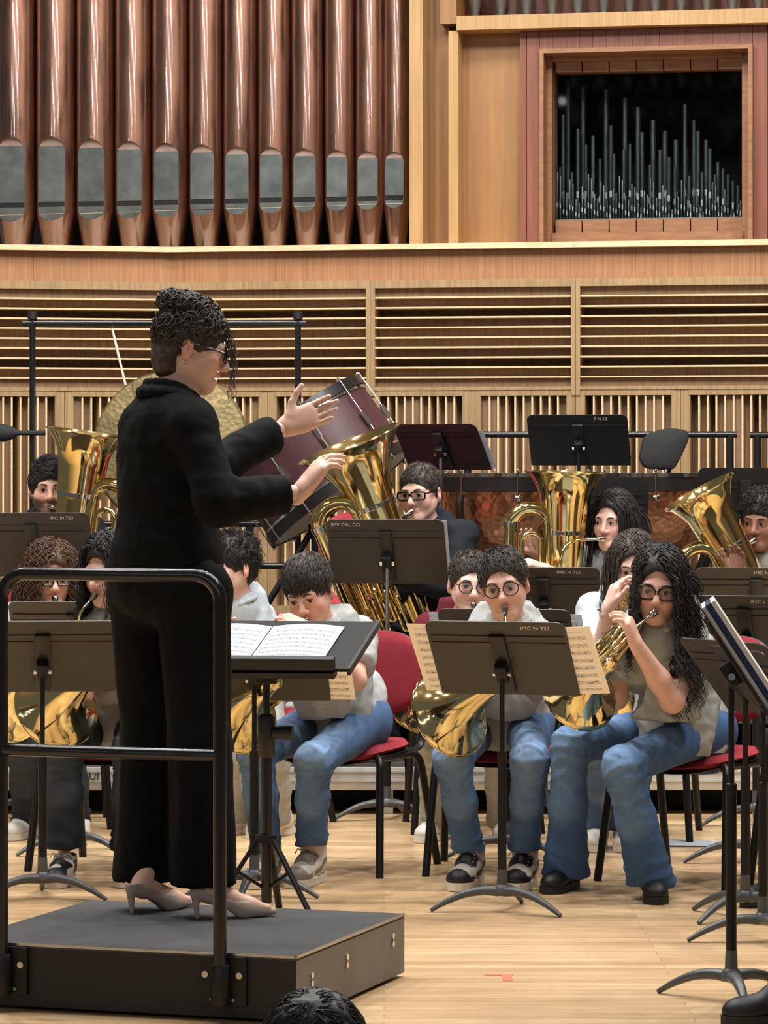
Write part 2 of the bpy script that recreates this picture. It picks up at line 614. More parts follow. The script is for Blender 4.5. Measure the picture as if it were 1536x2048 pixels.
def riser(y0, y1, z, label, x0=-5.6, x1=5.6, w=1.9):
    t = thing('stage_riser', label, 'riser', (0, y0, 0), group='stage risers')
    n = int(round((x1 - x0) / w))
    for i in range(n):
        a = x0 + i * w; c = a + w - .012
        bb = MB(); bb.box((a, y0 + .03, z - .05), (c, y1, z)); bb.build('deck_panel', M['dark_deck'], t)
        bb = MB(); bb.bbox((a, y0, z - .095), (c, y0 + .03, z), .004)
        bb.box((a, y0 - .004, z - .06), (c, y0 + .001, z - .052)); bb.box((a, y0 - .004, z - .02), (c, y0 + .001, z - .013))
        bb.build('edge_profile', M['alu'], t)
        for px in (a + .08, c - .08):
            bb = MB(); bb.box((px - .03, y0 + .05, 0), (px + .03, y0 + .11, z - .05)); bb.build('leg', M['alu'], t)
    bb = MB(); bb.box((x0, y0 + .22, 0), (x1, y0 + .24, z - .06)); bb.build('skirt', M['void'], t)
    return t
t1 = riser(14.35, 15.42, .20, 'lowest stage riser with an aluminium edge, behind the horn players')
t2 = riser(15.42, 16.0, .40, 'middle stage riser behind the tuba players')
t3 = riser(16.0, 17.74, .60, 'top stage riser under the percussion')
def text_mesh(txt, size, name, mat, parent, M4, extrude=.0006, world=True):
    c = bpy.data.curves.new('t', 'FONT'); c.body = txt; c.size = size; c.extrude = extrude; c.resolution_u = 2
    o = bpy.data.objects.new('t', c); link(o)
    bpy.context.view_layer.update()
    me = bpy.data.meshes.new_from_object(o.evaluated_get(bpy.context.evaluated_depsgraph_get()))
    bpy.data.objects.remove(o); bpy.data.curves.remove(c)
    me.transform(M4)
    return new_obj(name, me, mat, parent, world)
lp = P(140, 1572, 14.34)
text_mesh('BOGUI', .046, 'lettering', M['black_text'], t1, Matrix.Translation((lp[0] - .02, 14.343, .148)) @ Matrix.Rotation(PI/2, 4, 'X'))

# ------------------------------------------------------------------ the rest of the stage shell, seen only in reflections
b = MB(); b.box((-10.2, 6.0, 9.6), (10.2, 20.6, 9.75))
tag(b.build('ceiling', plain('ceiling_plaster', srgb(206,200,190), .8, 0, .05, 4)), 'pale plaster ceiling over the stage', kind='structure')
for sx, nm in ((1, 'wall_right'),):
    b = MB(); b.box((sx*10.0, 6.6, 0), (sx*10.15, 20.5, 9.6))
    tag(b.build(nm, M['wood_side']), 'wooden side wall of the stage', kind='structure')

# ------------------------------------------------------------------ the back wall
VX = (343 - CX) / F * 18.5
class WallFrame:
    def __init__(s, ang, sgn):
        a = R(ang)
        s.o = np.array([VX, 18.5]); s.sgn = sgn
        s.d = np.array([sgn * math.cos(a), -math.sin(a)])
        s.n = np.array([-sgn * math.sin(a), -math.cos(a)])
    def w(s, u, off, z):
        p = s.o + s.d * u + s.n * off
        return (p[0], p[1], z)
    def u(s, px, off=0.0):
        k = (px - CX) / F
        o = s.o + s.n * off
        return (k * o[1] - o[0]) / (s.d[0] - k * s.d[1])
    def z(s, px, py, off=0.0):
        y = s.w(s.u(px, off), off, 0)[1]
        return H - (py - HY) * y / F
WR = WallFrame(11.0, 1)
WL = WallFrame(13.0, -1)
Z0, Z1, Z2, Z3 = .70, 1.865, 2.452, 2.655     # bottom of panels, top of vertical fins, top of louvres, ledge

def wbox(fr, u0, u1, o0, o1, z0, z1):
    b = MB(); b.box((u0, o0, z0), (u1, o1, z1), fr.w)
    if fr.sgn > 0:
        b.f = [f[::-1] for f in b.f]
    return b

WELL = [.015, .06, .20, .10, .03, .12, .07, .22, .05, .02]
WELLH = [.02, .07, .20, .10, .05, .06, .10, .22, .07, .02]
def build_wall(fr, name, label, bays):
    """bays: list of post positions u"""
    u0, u1 = bays[0], bays[-1]
    root = wbox(fr, u0, u1, -.36, -.30, 0, Z3 - .05).build(name, M['void'])
    tag(root, label, kind='structure')
    pw = .05
    for i, u in enumerate(bays):
        wbox(fr, u - pw, u - .001, -.28, .012, Z0, Z1 + .012).build('post', M['wood_diffuser'], root)
        wbox(fr, u + .001, u + pw, -.28, .012, Z0, Z1 + .012).build('post', M['wood_diffuser'], root)
    for i in range(len(bays) - 1):
        a, c = bays[i] + pw, bays[i+1] - pw
        step = (c - a) / 10
        wbox(fr, a - .01, c + .01, -.28, .014, Z1 - .02, Z1 + .01).build('rail', M['wood_diffuser'], root)
        wbox(fr, a - .01, c + .01, -.28, .014, Z0 - .03, Z0 + .02).build('rail', M['wood_diffuser'], root)
        for k in range(10):
            dd = WELL[(k + 3 * i) % 10]
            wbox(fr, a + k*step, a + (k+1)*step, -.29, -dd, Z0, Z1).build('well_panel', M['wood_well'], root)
            if k:
                wbox(fr, a + k*step - .0045, a + k*step + .0045, -.28, .008, Z0 + .01, Z1 - .01).build('fin', M['wood_ledge'], root)
    # louvre bays: every second post
    lv = bays[::2]
    for u in lv:
        wbox(fr, u - .024, u - .001, -.28, .02, Z1 - .02, Z2 + .013).build('mullion', M['wood_diffuser'], root)
        wbox(fr, u + .001, u + .024, -.28, .02, Z1 - .02, Z2 + .013).build('mullion', M['wood_diffuser'], root)
    for i in range(len(lv) - 1):
        a, c = lv[i] + .024, lv[i+1] - .024
        za, zb = Z1 + .025, Z2 - .028
        wbox(fr, a, c, -.28, .022, Z2 - .030, Z2 + .012).build('rail', M['wood_diffuser'], root)
        wbox(fr, a, c, -.28, .018, Z1 + .01, Z1 + .028).build('rail', M['wood_diffuser'], root)
        st = (zb - za) / 10
        for k in range(10):
            dd = WELLH[k]
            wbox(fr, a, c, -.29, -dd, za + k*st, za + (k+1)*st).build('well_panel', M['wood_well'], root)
            if k:
                wbox(fr, a, c, -.28, .012, za + k*st - .0042, za + k*st + .0042).build('fin', M['wood_ledge'], root)
    # fascia boards above the louvres and the ledge on top
    n = max(1, int((u1 - u0) / .6))
    for i in range(n):
        a = u0 + (u1 - u0) * i / n; c = u0 + (u1 - u0) * (i+1) / n - .0012
        wbox(fr, a, c, -.2, .015, Z2 + .012, Z3 - .03).build('fascia_board', M['wood_fascia'], root)
    n = max(1, int((u1 - u0) / 2.2))
    for i in range(n):
        a = u0 + (u1 - u0) * i / n; c = u0 + (u1 - u0) * (i+1) / n - .001
        wbox(fr, a, c, -1.2, .075, Z3 - .03, Z3).build('ledge', M['wood_ledge'], root)
    return root
bR = [0.0] + [WR.u(p) for p in (536, 742, 944, 1152, 1362, 1574, 1788, 2002)]
wallR = build_wall(WR, 'wall_back', 'slatted oak diffuser wall with louvres behind the band', bR)
bL = [0.0] + [WL.u(p) for p in (128, -82, -292, -502)]
wallL = build_wall(WL, 'wall_left', 'angled left stretch of the slatted oak diffuser wall', bL)

# ------------------------------------------------------------------ organ case above the ledge
OFF = -.50
def up(px, off=OFF): return WR.u(px, off)
def zp(px, py, off=OFF): return WR.z(px, py, off)
ZT = 4.35
case = wbox(WR, -2.6, 4.6, -1.75, -1.70, Z3 - .4, ZT + .4).build('wall_organ_case', M['void'])
tag(case, 'wooden organ case above the ledge', kind='structure')
def cpart(name, px0, px1, z0, z1, o0, o1, mat, par=None):
    return wbox(WR, up(px0, o1), up(px1, o1), o0, o1, z0, z1).build(name, mat, par or case)
cpart('post', 819, 845, Z3, ZT, -.9, -.40, M['wood_post'])
cpart('panel', 845, 898, Z3, ZT, -.75, -.62, M['wood_case'])
zb0 = zp(1000, 62); zb1 = zp(1000, 34)
cpart('post', 897, 917, Z3, zb0, -.9, -.44, M['wood_post'])
cpart('post', 880, 913, zb1 - .03, ZT, -.9, -.50, M['wood_case'])
cpart('panel', 917, 1040, Z3, zb0, -.75, -.60, M['wood_case'])
cpart('beam', 913, 1800, zb0, zb1, -.95, -.42, M['wood_post'])
zf1 = zp(1290, 94); zf0 = Z3
# red boarding round the niche
cpart('board', 1040, 1053, Z3, zb0, -.70, -.515, M['wood_red'])
cpart('board', 1054, 1079, Z3, zb0, -.70, -.515, M['wood_red'])
pxs = [1079 + 26.6*i for i in range(17)]
for i in range(16):
    cpart('board', pxs[i] + .6, pxs[i+1], zf1, zb0, -.70, -.515, M['wood_red'])
for a, c in ((1505, 1534), (1535, 1562), (1563, 1590), (1591, 1618), (1619, 1800)):
    cpart('board', a + .6, c, Z3, zb0, -.70, -.515, M['wood_red'])
# niche: casing, recess and blocks
nz1 = zf1; nz0 = Z3
nic = wbox(WR, up(1079), up(1505), -1.66, -1.62, Z3, nz1).build('window_1', M['void'])
tag(nic, 'glazed niche in the organ case with small pipes behind', kind='structure')
def npart(name, px0, px1, z0, z1, o0, o1, mat): return cpart(name, px0, px1, z0, z1, o0, o1, mat, nic)
npart('casing', 1079, 1087, Z3, nz1, -.70, -.47, M['wood_frame'])
npart('casing', 1496, 1505, Z3, nz1, -.70, -.47, M['wood_frame'])
npart('casing', 1087, 1496, nz1 - .024, nz1, -.70, -.47, M['wood_frame'])
npart('reveal', 1087, 1104, Z3, nz1 - .024, -.84, -.62, M['wood_frame'])
npart('reveal', 1484, 1496, Z3, nz1 - .024, -.84, -.62, M['wood_frame'])
zi1 = zp(1290, 122, -.7); zi0 = zp(1290, 466, -.7)
npart('head', 1100, 1490, zi1, nz1 - .024, -.84, -.62, M['wood_frame'])
npart('sill', 1100, 1490, Z3, zi0, -.84, -.62, M['wood_frame'])
zk1 = zp(1290, 143, -.7); zk0 = zp(1290, 439, -.7)
bx = [1110 + 54.2*i for i in range(8)]
for i in range(7):
    npart('block', bx[i] + 1.2, bx[i+1] - 1.2, zk1, zi1, -.8, -.66 - .006*(i % 2), M['wood_frame'])
    npart('block', bx[i] + 1.2, bx[i+1] - 1.2, zi0, zk0, -.8, -.66 - .006*(i % 2), M['wood_frame'])
    npart('pane', bx[i] + .5, bx[i+1] - .5, zk0, zk1, -.744, -.740, M['glass'])
npart('rack_rail', 1104, 1490, zk0 + .004, zk0 + .014, -.80, -.78, M['steel'])

# small pipes inside the niche
ZN0 = zk0 - .02
M['niche_pipe'] = plain('niche_pipe_metal', srgb(92,98,97), .4, .8, .2, 10)
M['mouth_glint'] = plain('niche_pipe_glint', srgb(214,220,214), .3, .6, .05)  # pale colour painted in for the highlights at the small pipe mouths
def niche_pipe(px, off, ytop, rad, ymouth=None):
    zt = zp(px, ytop, off); zb = ZN0 + .0
    p = WR.w(up(px, off), off, 0); p = np.array(p)
    b = MB()
    zm = zb + min(.16, (zt - zb) * .35) if ymouth is None else zp(px, ymouth, off)
    b.lathe([(rad*.3, zb), (rad, zm - .03), (rad, zm), (rad, zt), (rad*.8, zt + .002), (rad*.8, zt - .02)], p, n=10)
    b.m = 1
    n = np.array([WR.n[0], WR.n[1], 0.]); dd = np.array([WR.d[0], WR.d[1], 0.])
    c = p + n*(rad + .001)
    hw = rad*.55; hh = .022 if rad > .008 else .016
    vs = [c - dd*hw + V3(0,0,zm), c + dd*hw + V3(0,0,zm), c + dd*hw + V3(0,0,zm+hh*1.6), c - dd*hw + V3(0,0,zm+hh*1.6)]
    b.add(vs, [(0,1,2,3)])
    o = b.build('organ_pipe', [M['niche_pipe'], M['mouth_glint']])
    return o
seqs = [
    # off, rows: first px, step, top start, top end, radius
    (-.98, [(1136, 160), (1166, 175), (1212, 180), (1250, 195), (1276, 215), (1306, 240), (1330, 262), (1352, 280), (1372, 300), (1392, 315)], .016),
    (-.90, [(1126, 230), (1156, 258), (1186, 272), (1222, 252), (1248, 300), (1284, 265), (1320, 300), (1338, 315), (1370, 210), (1388, 240), (1396, 262), (1412, 280), (1420, 298), (1436, 325)], .012),
    (-.86, [(1120, 335), (1144, 345), (1172, 290), (1200, 318), (1228, 308), (1260, 288), (1276, 305), (1300, 330), (1350, 335), (1378, 352), (1404, 345), (1430, 350), (1446, 338), (1456, 350), (1466, 362), (1476, 372)], .009),
]
for off, rows, rad in seqs:
    for k, (px, yt) in enumerate(rows):
        o = niche_pipe(px, off, yt, rad)
        tag(o, 'thin grey metal organ pipe inside the glazed niche', 'organ pipe', 'small organ pipes in the glazed niche')
for row in range(2):
    for i in range(30):
        px = 1115 + i * 12.4 + row * 6
        saw = (i * 3 + row * 5) % 5
        yt = 345 + saw * 13 + (i * .8) + row * 8
        yt = min(yt, 425)
        o = niche_pipe(px, -.815 + .02*row, yt, .0062 - .0018*(i/30))
        tag(o, 'thin grey metal organ pipe inside the glazed niche', 'organ pipe', 'small organ pipes in the glazed niche')

# row of small pipe feet above the beam
M['foot_metal'] = plain('pipe_foot_metal', srgb(112,108,102), .4, .7, .12, 10)
cpart('back_panel', 913, 1800, zb1, ZT, -1.14, -1.10, M['wood_red'])
for i in range(13):
    px = 950 + 51.5 * i
    o_ = -.72
    p = np.array(WR.w(up(px, o_), o_, 0))
    b = MB(); b.lathe([(.016, zb1 + .0), (.046, zb1 + .17), (.052, zb1 + .19), (.052, ZT + .2)], p, n=20)
    tag(b.build('organ_pipe', M['foot_metal']), '%s grey pipe from the left with a pointed foot on the beam above the niche' % ['first', 'second', 'third', 'fourth', 'fifth', 'sixth', 'seventh', 'eighth', 'ninth', 'tenth', 'eleventh', 'twelfth', 'thirteenth'][i], 'organ pipe', 'grey organ pipes above the beam')
    px2 = px + 26
    cpart('spacer_block', px2 - 14, px2 + 13, zb1, zb1 + .065, -.98, -.90, M['wood_frame'])

M['lead_warm'] = plain('organ_arch_metal', srgb(156,132,122), .45, .5, .15, 14)
# ------------------------------------------------------------------ big copper facade pipes
st = [-6, 74, 154, 231, 305, 378, 447, 516, 583, 649, 711, 771, 818]
arch = [277, 277, 281, 285, 289, 292, 296, 297, 300, 303, 305, 306]
slot = [408, 406, 405, 404, 402, 400, 399, 397, 396, 395, 394, 392]
barc = [446, 444, 442, 439, 436, 433, 431, 429, 426, 424, 421, 418]
ords = ['leftmost', 'second', 'third', 'fourth', 'fifth', 'sixth', 'seventh', 'eighth', 'ninth', 'tenth', 'eleventh', 'rightmost']
POFF = -.62
for i in range(12):
    if i == 11:
        pxc = 794; rad = WR.u(794 + 27, POFF) - WR.u(794, POFF)
    else:
        pxc = (st[i] + st[i+1]) / 2; rad = .5 * (WR.u(st[i+1] - 1, POFF) - WR.u(st[i], POFF))
    c = np.array(WR.w(WR.u(pxc, POFF), POFF, 0))
    za, zs, zl = [WR.z(pxc, y, POFF) for y in (arch[i], slot[i], barc[i])]
    ang = R(-15)
    nm = V3(math.sin(ang), -math.cos(ang), 0); tm = V3(math.cos(ang), math.sin(ang), 0)
    hw = .70 * rad; ch = rad * math.cos(math.asin(.70))
    t = thing('organ_pipe', 'large copper facade pipe, %s of the twelve in view' % ords[i], 'organ pipe', (c[0], c[1], Z3), group='large copper organ pipes')
    b = MB()
    b.lathe([(rad*.60, Z3 - .02), (rad*.62, Z3), (rad, zl + .035), (rad, zl + .05), (rad, za), (rad, za + .6), (rad, ZT + .3)], c, n=72, close=True)
    body = b.build('body', M['copper'], t)
    # flatten the mouth with a stadium-shaped cutter
    poly = []
    for k in range(17):
        a = PI * k / 16
        poly.append((hw*math.cos(a), za - hw + hw*math.sin(a)))
    for k in range(17):
        a = PI + PI * k / 16
        poly.append((hw*math.cos(a), zl + hw*.72 + hw*.72*math.sin(a)))
    cb = MB()
    T = lambda x, z, o: tuple(c + tm*x + nm*o + V3(0,0,z))
    cb.prism(poly, ch, rad * 1.3, T)
    cut = cb.build('cut', None)
    md = body.modifiers.new('b', 'BOOLEAN'); md.operation = 'DIFFERENCE'; md.object = cut; md.solver = 'EXACT'
    bpy.context.view_layer.update()
    me = bpy.data.meshes.new_from_object(body.evaluated_get(bpy.context.evaluated_depsgraph_get()))
    body.modifiers.clear(); body.data = me
    bpy.data.objects.remove(cut)
    me.polygons.foreach_set('use_smooth', np.ones(len(me.polygons), bool))
    me.set_sharp_from_angle(angle=R(28))
    # lips: two lead plates on the flat, a near-black plate for the unlit slot between
    sl = .028
    hi = [p for p in poly if p[1] > zs + .001]
    lo = [p for p in poly if p[1] < zs - sl]
    k = .985
    up_poly = [(hw*k, zs)] + [(x*k, z - (.003 if z > zs + .1 else 0)) for x, z in poly[:17]] + [(-hw*k, zs)]
    lo_poly = [(-hw*k, zs - sl)] + [(x*k, z + .002) for x, z in poly[17:]] + [(hw*k, zs - sl)]
    seam = za - hw*.62
    plate_hi = [p for p in up_poly if p[1] >= seam]
    cap = [(hw*k*math.cos(a), za - hw + hw*k*math.sin(a)) for a in np.linspace(math.asin(max(-1, min(1, (seam - za + hw)/hw))), PI - math.asin(max(-1, min(1, (seam - za + hw)/hw))), 15)]
    pb = MB(); pb.prism([(hw*k, zs), (hw*k, za - hw)] + [p for p in [(hw*k*math.cos(a), za - hw + hw*k*math.sin(a)) for a in np.linspace(0, PI, 17)] if p[1] < seam and p[0] > 0] + [cap[0], cap[-1]] + [p for p in [(hw*k*math.cos(a), za - hw + hw*k*math.sin(a)) for a in np.linspace(0, PI, 17)] if p[1] < seam and p[0] < 0] + [(-hw*k, za - hw), (-hw*k, zs)], ch, ch + .004, T)
    pb.build('upper_lip', M['lead'], t)
    pb = MB(); pb.prism(cap, ch, ch + .003, T); pb.build('mouth_arch', M['lead_warm'], t)
    pb = MB(); pb.prism(lo_poly, ch, ch + .004, T)
    lw = .62*hw
    pb.build('lower_lip', M['lead'], t)
    pb = MB(); pb.prism([(hw*k*.94, zs - sl), (hw*k*.94, zs), (-hw*k, zs), (-hw*k, zs - sl)], ch, ch + .0015, T)
    pb.build('mouth_slot_dark', M['void'], t)
    pb = MB(); pb.tube([T(hw*.9, zl + hw*.52, ch + .004), T(-hw*.9, zl + hw*.50, ch + .004)], .0028, 6)
    pb.build('languid_edge', M['chrome'], t)
# ------------------------------------------------------------------ sheets, stands, chairs
def sheet(name, label, fn, nu=6, nv=8, mat=None, parent=None, cat='sheet music', group=None):
    """thin paper: fn(u, v) gives the world point; slightly thick so that it is a real sheet"""
    V = []; UV = []
    for j in range(nv + 1):
        for i in range(nu + 1):
            V.append(fn(i/nu, j/nv)); UV.append((i/nu, j/nv))
    V = np.array(V, float)
    a = V[1] - V[0]; c = V[nu+1] - V[0]
    nrm = unit(np.cross(a, c)) * .0008
    V2 = np.concatenate([V, V + nrm])
    fs = []
    W_ = nu + 1; n = len(V)
    for j in range(nv):
        for i in range(nu):
            q = (j*W_+i, j*W_+i+1, (j+1)*W_+i+1, (j+1)*W_+i)
            fs.append(q[::-1]); fs.append(tuple(x + n for x in q))
    me = bpy.data.meshes.new(name); me.from_pydata([tuple(p) for p in V2], [], fs)
    uvl = me.uv_layers.new(name='UVMap')
    UV2 = UV + UV
    for lo in me.loops:
        uvl.data[lo.index].uv = UV2[lo.vertex_index]
    me.update()
    o = new_obj(name, me, mat or M['paper'], parent)
    if parent is None: tag(o, label, cat, group)
    return o

def round_poly(w, h, r0, r1, n=5):
    """desk outline: bottom corners radius r0, top corners radius r1, centred in x, from v=0 to h"""
    out = []
    for cx, cy, r, a0 in ((w/2 - r0, r0, r0, -90), (w/2 - r1, h - r1, r1, 0), (-w/2 + r1, h - r1, r1, 90), (-w/2 + r0, r0, r0, 180)):
        for k in range(n + 1):
            a = R(a0 + 90*k/n)
            out.append((cx + r*math.cos(a), cy + r*math.sin(a)))
    return out

def stand_base(t, M4, gauge=1.0, leg_ang=(-30, 90, 210), mat=None, L=.235):
    mb = mat or M['stand_base']
    for k in leg_ang:
        a = R(k); e = V3(math.cos(a), math.sin(a), 0)
        pts = [e*.012 + V3(0,0,.068), e*.06 + V3(0,0,.070), e*.12 + V3(0,0,.060), e*.18 + V3(0,0,.036), e*L + V3(0,0,.006)]
        bb = MB(M4); bb.tube(catmull(pts, 4), [.0205 - .0125*(i/16)**1.3 for i in range(17)], 12, flat=.85); bb.build('leg', mb, t)
    bb = MB(M4); bb.lathe([(.0, .052), (.02, .054), (.030, .066), (.026, .082), (.018, .09), (.016, .14), (.0, .141)], n=16); bb.build('hub', mb, t)

def music_stand(label, px, d, ztop, yaw, tilt=38, w=.50, h=.325, floor=0.0, desk_mat=None, txt=None, roll=0, legs=(-30, 90, 210), x_off=0.0, pole_mat=None, chrome=False, txt_x=.06, base=True):
    """music stand; the player sits on its local +Y side, the desk back faces local -Y"""
    X = (px - CX) * d / F
    t = thing('music_stand', label, 'music stand', (X, d, floor), group='music stands')
    M4 = Matrix.Translation((X, d, floor)) @ Matrix.Rotation(R(yaw), 4, 'Z')
    dm = desk_mat or M['stand_desk']
    tl = R(tilt)
    upv = V3(0, -math.sin(tl), math.cos(tl)); nrm = V3(0, math.cos(tl), math.sin(tl))
    zt = ztop - floor
    zb = zt - h * math.cos(tl)
    att = .13                      # height on the desk where the bracket holds it
    org = V3(x_off, 0, zb) + V3(0, .03, 0) - upv*att*0 + V3(0, math.sin(tl)*att, 0)
    D = lambda x, v, o: tuple(org + V3(x, 0, 0) + upv*v + nrm*o)
    bb = MB(M4); bb.prism(round_poly(w, h, .006, .03), 0, .003, D); desk = bb.build('desk', dm, t)
    bb = MB(M4)
    bb.box((-w/2 + .004, 0, .002), (w/2 - .004, .004, .052), D); bb.box((-w/2 + .004, 0, .05), (w/2 - .004, .018, .053), D)
    bb.build('lip', dm, t)
    bb = MB(M4); bb.box((-w/2 + .012, h*.80, -.004), (-.028, h*.812, .001), D); bb.build('rib', dm, t)
    bb = MB(M4); bb.box((.028, h*.80, -.004), (w/2 - .012, h*.812, .001), D); bb.build('rib', dm, t)
    bb = MB(M4); bb.bbox((-w/2 + .008, h*.70, -.003), (-.03, h*.72, .001), .001, D); bb.build('rib', dm, t)
    bb = MB(M4); bb.bbox((.03, h*.70, -.003), (w/2 - .008, h*.72, .001), .001, D); bb.build('rib', dm, t)
    bb = MB(M4); bb.bbox((-.026, .02, -.014), (.026, h*.83, .001), .004, D); spine = bb.build('spine', M['stand_black'] if dm is M['stand_desk'] else dm, t)
    br = np.array(D(0, att, -.03))
    bb = MB(M4); bb.bbox((-.02, att - .035, -.05), (.02, att + .035, -.01), .004, D); bb.build('bracket', M['black_metal'], t)
    for sx in (-1, 1):
        bb = MB(M4); bb.cyl(D(sx*.018, att - .005, -.032), D(sx*.030, att - .005, -.032), .010, 10); bb.build('bolt', M['chrome'], t)
    pz = br[2]
    top = V3(br[0], br[1], pz)
    bb = MB(M4); bb.tube([V3(br[0], br[1], pz), V3(br[0], br[1], pz*.62)], .0085, 10); bb.build('inner_tube', M['steel'] if chrome else M['black_metal'], t)
    zo = pz * (.66 if not chrome else .5)
    bb = MB(M4); bb.tube([V3(br[0], br[1], zo), V3(br[0], br[1], .08)], .0150, 12); bb.build('outer_tube', pole_mat or M['black_metal'], t)
    bb = MB(M4); bb.lathe([(.0135, zo - .03), (.016, zo - .02), (.016, zo + .004), (.009, zo + .008)], V3(br[0], br[1], 0), n=14); bb.build('collar', M['black_metal'], t)
    if base:
        stand_base(t, M4 @ Matrix.Translation((br[0], br[1], 0)), leg_ang=legs)
    if txt:
        mt = Matrix((( 1, 0, 0, 0), (0, upv[1], -nrm[1], 0), (0, upv[2], -nrm[2], 0), (0, 0, 0, 1))).to_4x4()
        tt = Matrix.Translation(Vector(D(txt_x, h*.90, -.0008))) @ mt
        text_mesh(txt, .022, 'lettering', M['white_text'], desk, M4 @ tt)
    W_ = lambda x, v, o: np.array(M4 @ Vector(D(x, v, o)))
    return t, W_

def lay_sheet(Wf, u0, u1, v0, v1, label, mat=None, skew=0.0, curl=.0, off=.006, group='sheet music on the stands'):
    fn = lambda u, v: Wf(u0 + (u1-u0)*u + skew*v, v0 + (v1-v0)*v, off + curl*(abs(u-.5)*2)**2*.5 - curl*.0 + .002*math.sin(3*u+2*v))
    return sheet('sheet_music', label, fn, 8, 6, mat)

def make_chair():
    t = thing('stacking_chair', 'red upholstered chair with black legs', 'chair', (0, 0, 0), group='red upholstered chairs')
    # seat: rounded pad, dished, dark shell under it
    def pad(name, mat, prof, lo, hi, z, par, rear=1.0):
        nu, nv = 18, 14
        vs = []; fs = []
        for s_ in (1, -1):
            for j in range(nv + 1):
                for i in range(nu + 1):
                    a, c = 2*i/nu - 1, 2*j/nv - 1
                    # square to rounded square
                    x = a*math.sqrt(max(0, 1 - .42*c*c*abs(c)**1.2)); y = c*math.sqrt(max(0, 1 - .42*a*a*abs(a)**1.2))
                    e = max(abs(a), abs(c))
                    hgt = (1 - e**4)**.5 if e < 1 else 0
                    vs.append((lo[0] + (hi[0]-lo[0])*(x+1)/2, lo[1] + (hi[1]-lo[1])*(y+1)/2, z(x, y) + s_*prof*hgt))
        n = (nu+1)*(nv+1)
        for j in range(nv):
            for i in range(nu):
                q = (j*(nu+1)+i, j*(nu+1)+i+1, (j+1)*(nu+1)+i+1, (j+1)*(nu+1)+i)
                fs.append(q); fs.append(tuple(k + n for k in q[::-1]))
        bb = MB(); bb.add(vs, fs, True)
        return bb
    zs = lambda x, y: .448 - .018*(1 - x*x)*.4 - .035*max(0, -y - .3)**2 + .012*y
    pad('seat', None, .024, (-.225, -.23), (.225, .20), zs, t).build('seat', M['red_fabric'], t, False)
    pad('s', None, .012, (-.222, -.225), (.222, .20), lambda x, y: zs(x, y) - .022, t).build('seat_shell', M['plastic'], t, False)
    # backrest
    bb = pad('b', None, .018, (-.215, -.155), (.215, .155), lambda x, y: 0, t)
    cv = []
    for x, y, z in bb.v:
        cv.append((x*(1 - .10*(y/.155 < -.2)*(-y/.155 - .2)), .225 + z - .10*x*x*2 + .07*(y + .155) - .0, .70 + y))
    bb.v = cv
    bb.build('backrest', M['red_fabric'], t, False)
    bb2 = MB(); bb2.v = [(x*.985, y + .016, z) for x, y, z in cv]; bb2.f = bb.f; bb2.sm = bb.sm; bb2.mi = bb.mi
    bb2.build('back_shell', M['plastic'], t, False)
    for sx in (-1, 1):
        bb = MB(); bb.tube(catmull([V3(sx*.20, -.14, .418), V3(sx*.222, -.165, .40), V3(sx*.232, -.185, .33), V3(sx*.255, -.235, .0)], 5), .0145, 10); bb.build('leg', M['chair_frame'], t, False)
        bb = MB(); bb.tube(catmull([V3(sx*.20, .12, .418), V3(sx*.222, .15, .40), V3(sx*.232, .175, .33), V3(sx*.25, .26, .0)], 5), .0145, 10); bb.build('leg', M['chair_frame'], t, False)
        bb = MB(); bb.tube([V3(sx*.205, -.15, .415), V3(sx*.205, .16, .415)], .0135, 10); bb.build('side_rail', M['chair_frame'], t, False)
        bb = MB(); bb.tube(catmull([V3(sx*.195, .10, .425), V3(sx*.20, .20, .43), V3(sx*.20, .235, .48), V3(sx*.19, .245, .60), V3(sx*.17, .255, .72)], 5), .015, 10, flat=.6); bb.build('back_upright', M['chair_frame'], t, False)
    bb = MB(); bb.tube([V3(-.2, -.12, .408), V3(.2, -.12, .408)], .011, 8); bb.build('cross_rail', M['chair_frame'], t, False)
    bb = MB(); bb.tube([V3(-.2, .12, .408), V3(.2, .12, .408)], .011, 8); bb.build('cross_rail', M['chair_frame'], t, False)
    return t
chair_proto = make_chair()
chair_used = [False]
def chair(x, y, z, yaw, label):
    if not chair_used[0]:
        o = chair_proto; chair_used[0] = True
    else:
        o = copy_tree(chair_proto)
    o.location = (float(x), float(y), float(z)); o.rotation_euler = (0, 0, R(yaw))
    o['label'] = label
    return o

# ------------------------------------------------------------------ conductor's podium with guard rail
PZ = .18
cFR, cBR, cBL = FL(570, 1912, PZ), FL(808, 1827, PZ), FL(180, 1800, PZ)
ex = unit(cBR - cBL); ey = V3(-ex[1], ex[0], 0)          # along the width, and away from the camera
PW = float(np.linalg.norm(cBR - cBL)); PD = float(np.dot(cBR - cFR, ey))
cFR = cBR - ey*PD
def pod(u, v, z):  # u: 0 at right edge growing to the left, v: 0 at front edge
    p = cFR - ex*u + ey*v
    return (p[0], p[1], z)
podium = thing('conductor_podium', 'black conductor podium with a tubular guard rail, under the conductor', 'podium', pod(PW/2, PD/2, 0))
b = MB(); b.box((.012, .012, .02), (PW - .012, PD - .012, PZ - .012), pod); b.build('core', M['podium_shaded'], podium)
b = MB(); b.box((0, 0, PZ - .012), (PW, PD, PZ), pod); b.build('platform_top', M['podium_top'], podium)
b = MB(); b.box((-.001, 0, .012), (.012, PD, PZ - .012), pod); b.build('side_panel', M['podium_lit'], podium)
b = MB(); b.box((PW - .012, 0, .012), (PW + .001, PD, PZ - .012), pod); b.build('side_panel', M['podium_lit'], podium)
b = MB(); b.box((0, -.001, .012), (PW, .012, PZ - .012), pod); b.build('front_panel', M['podium_shaded'], podium)
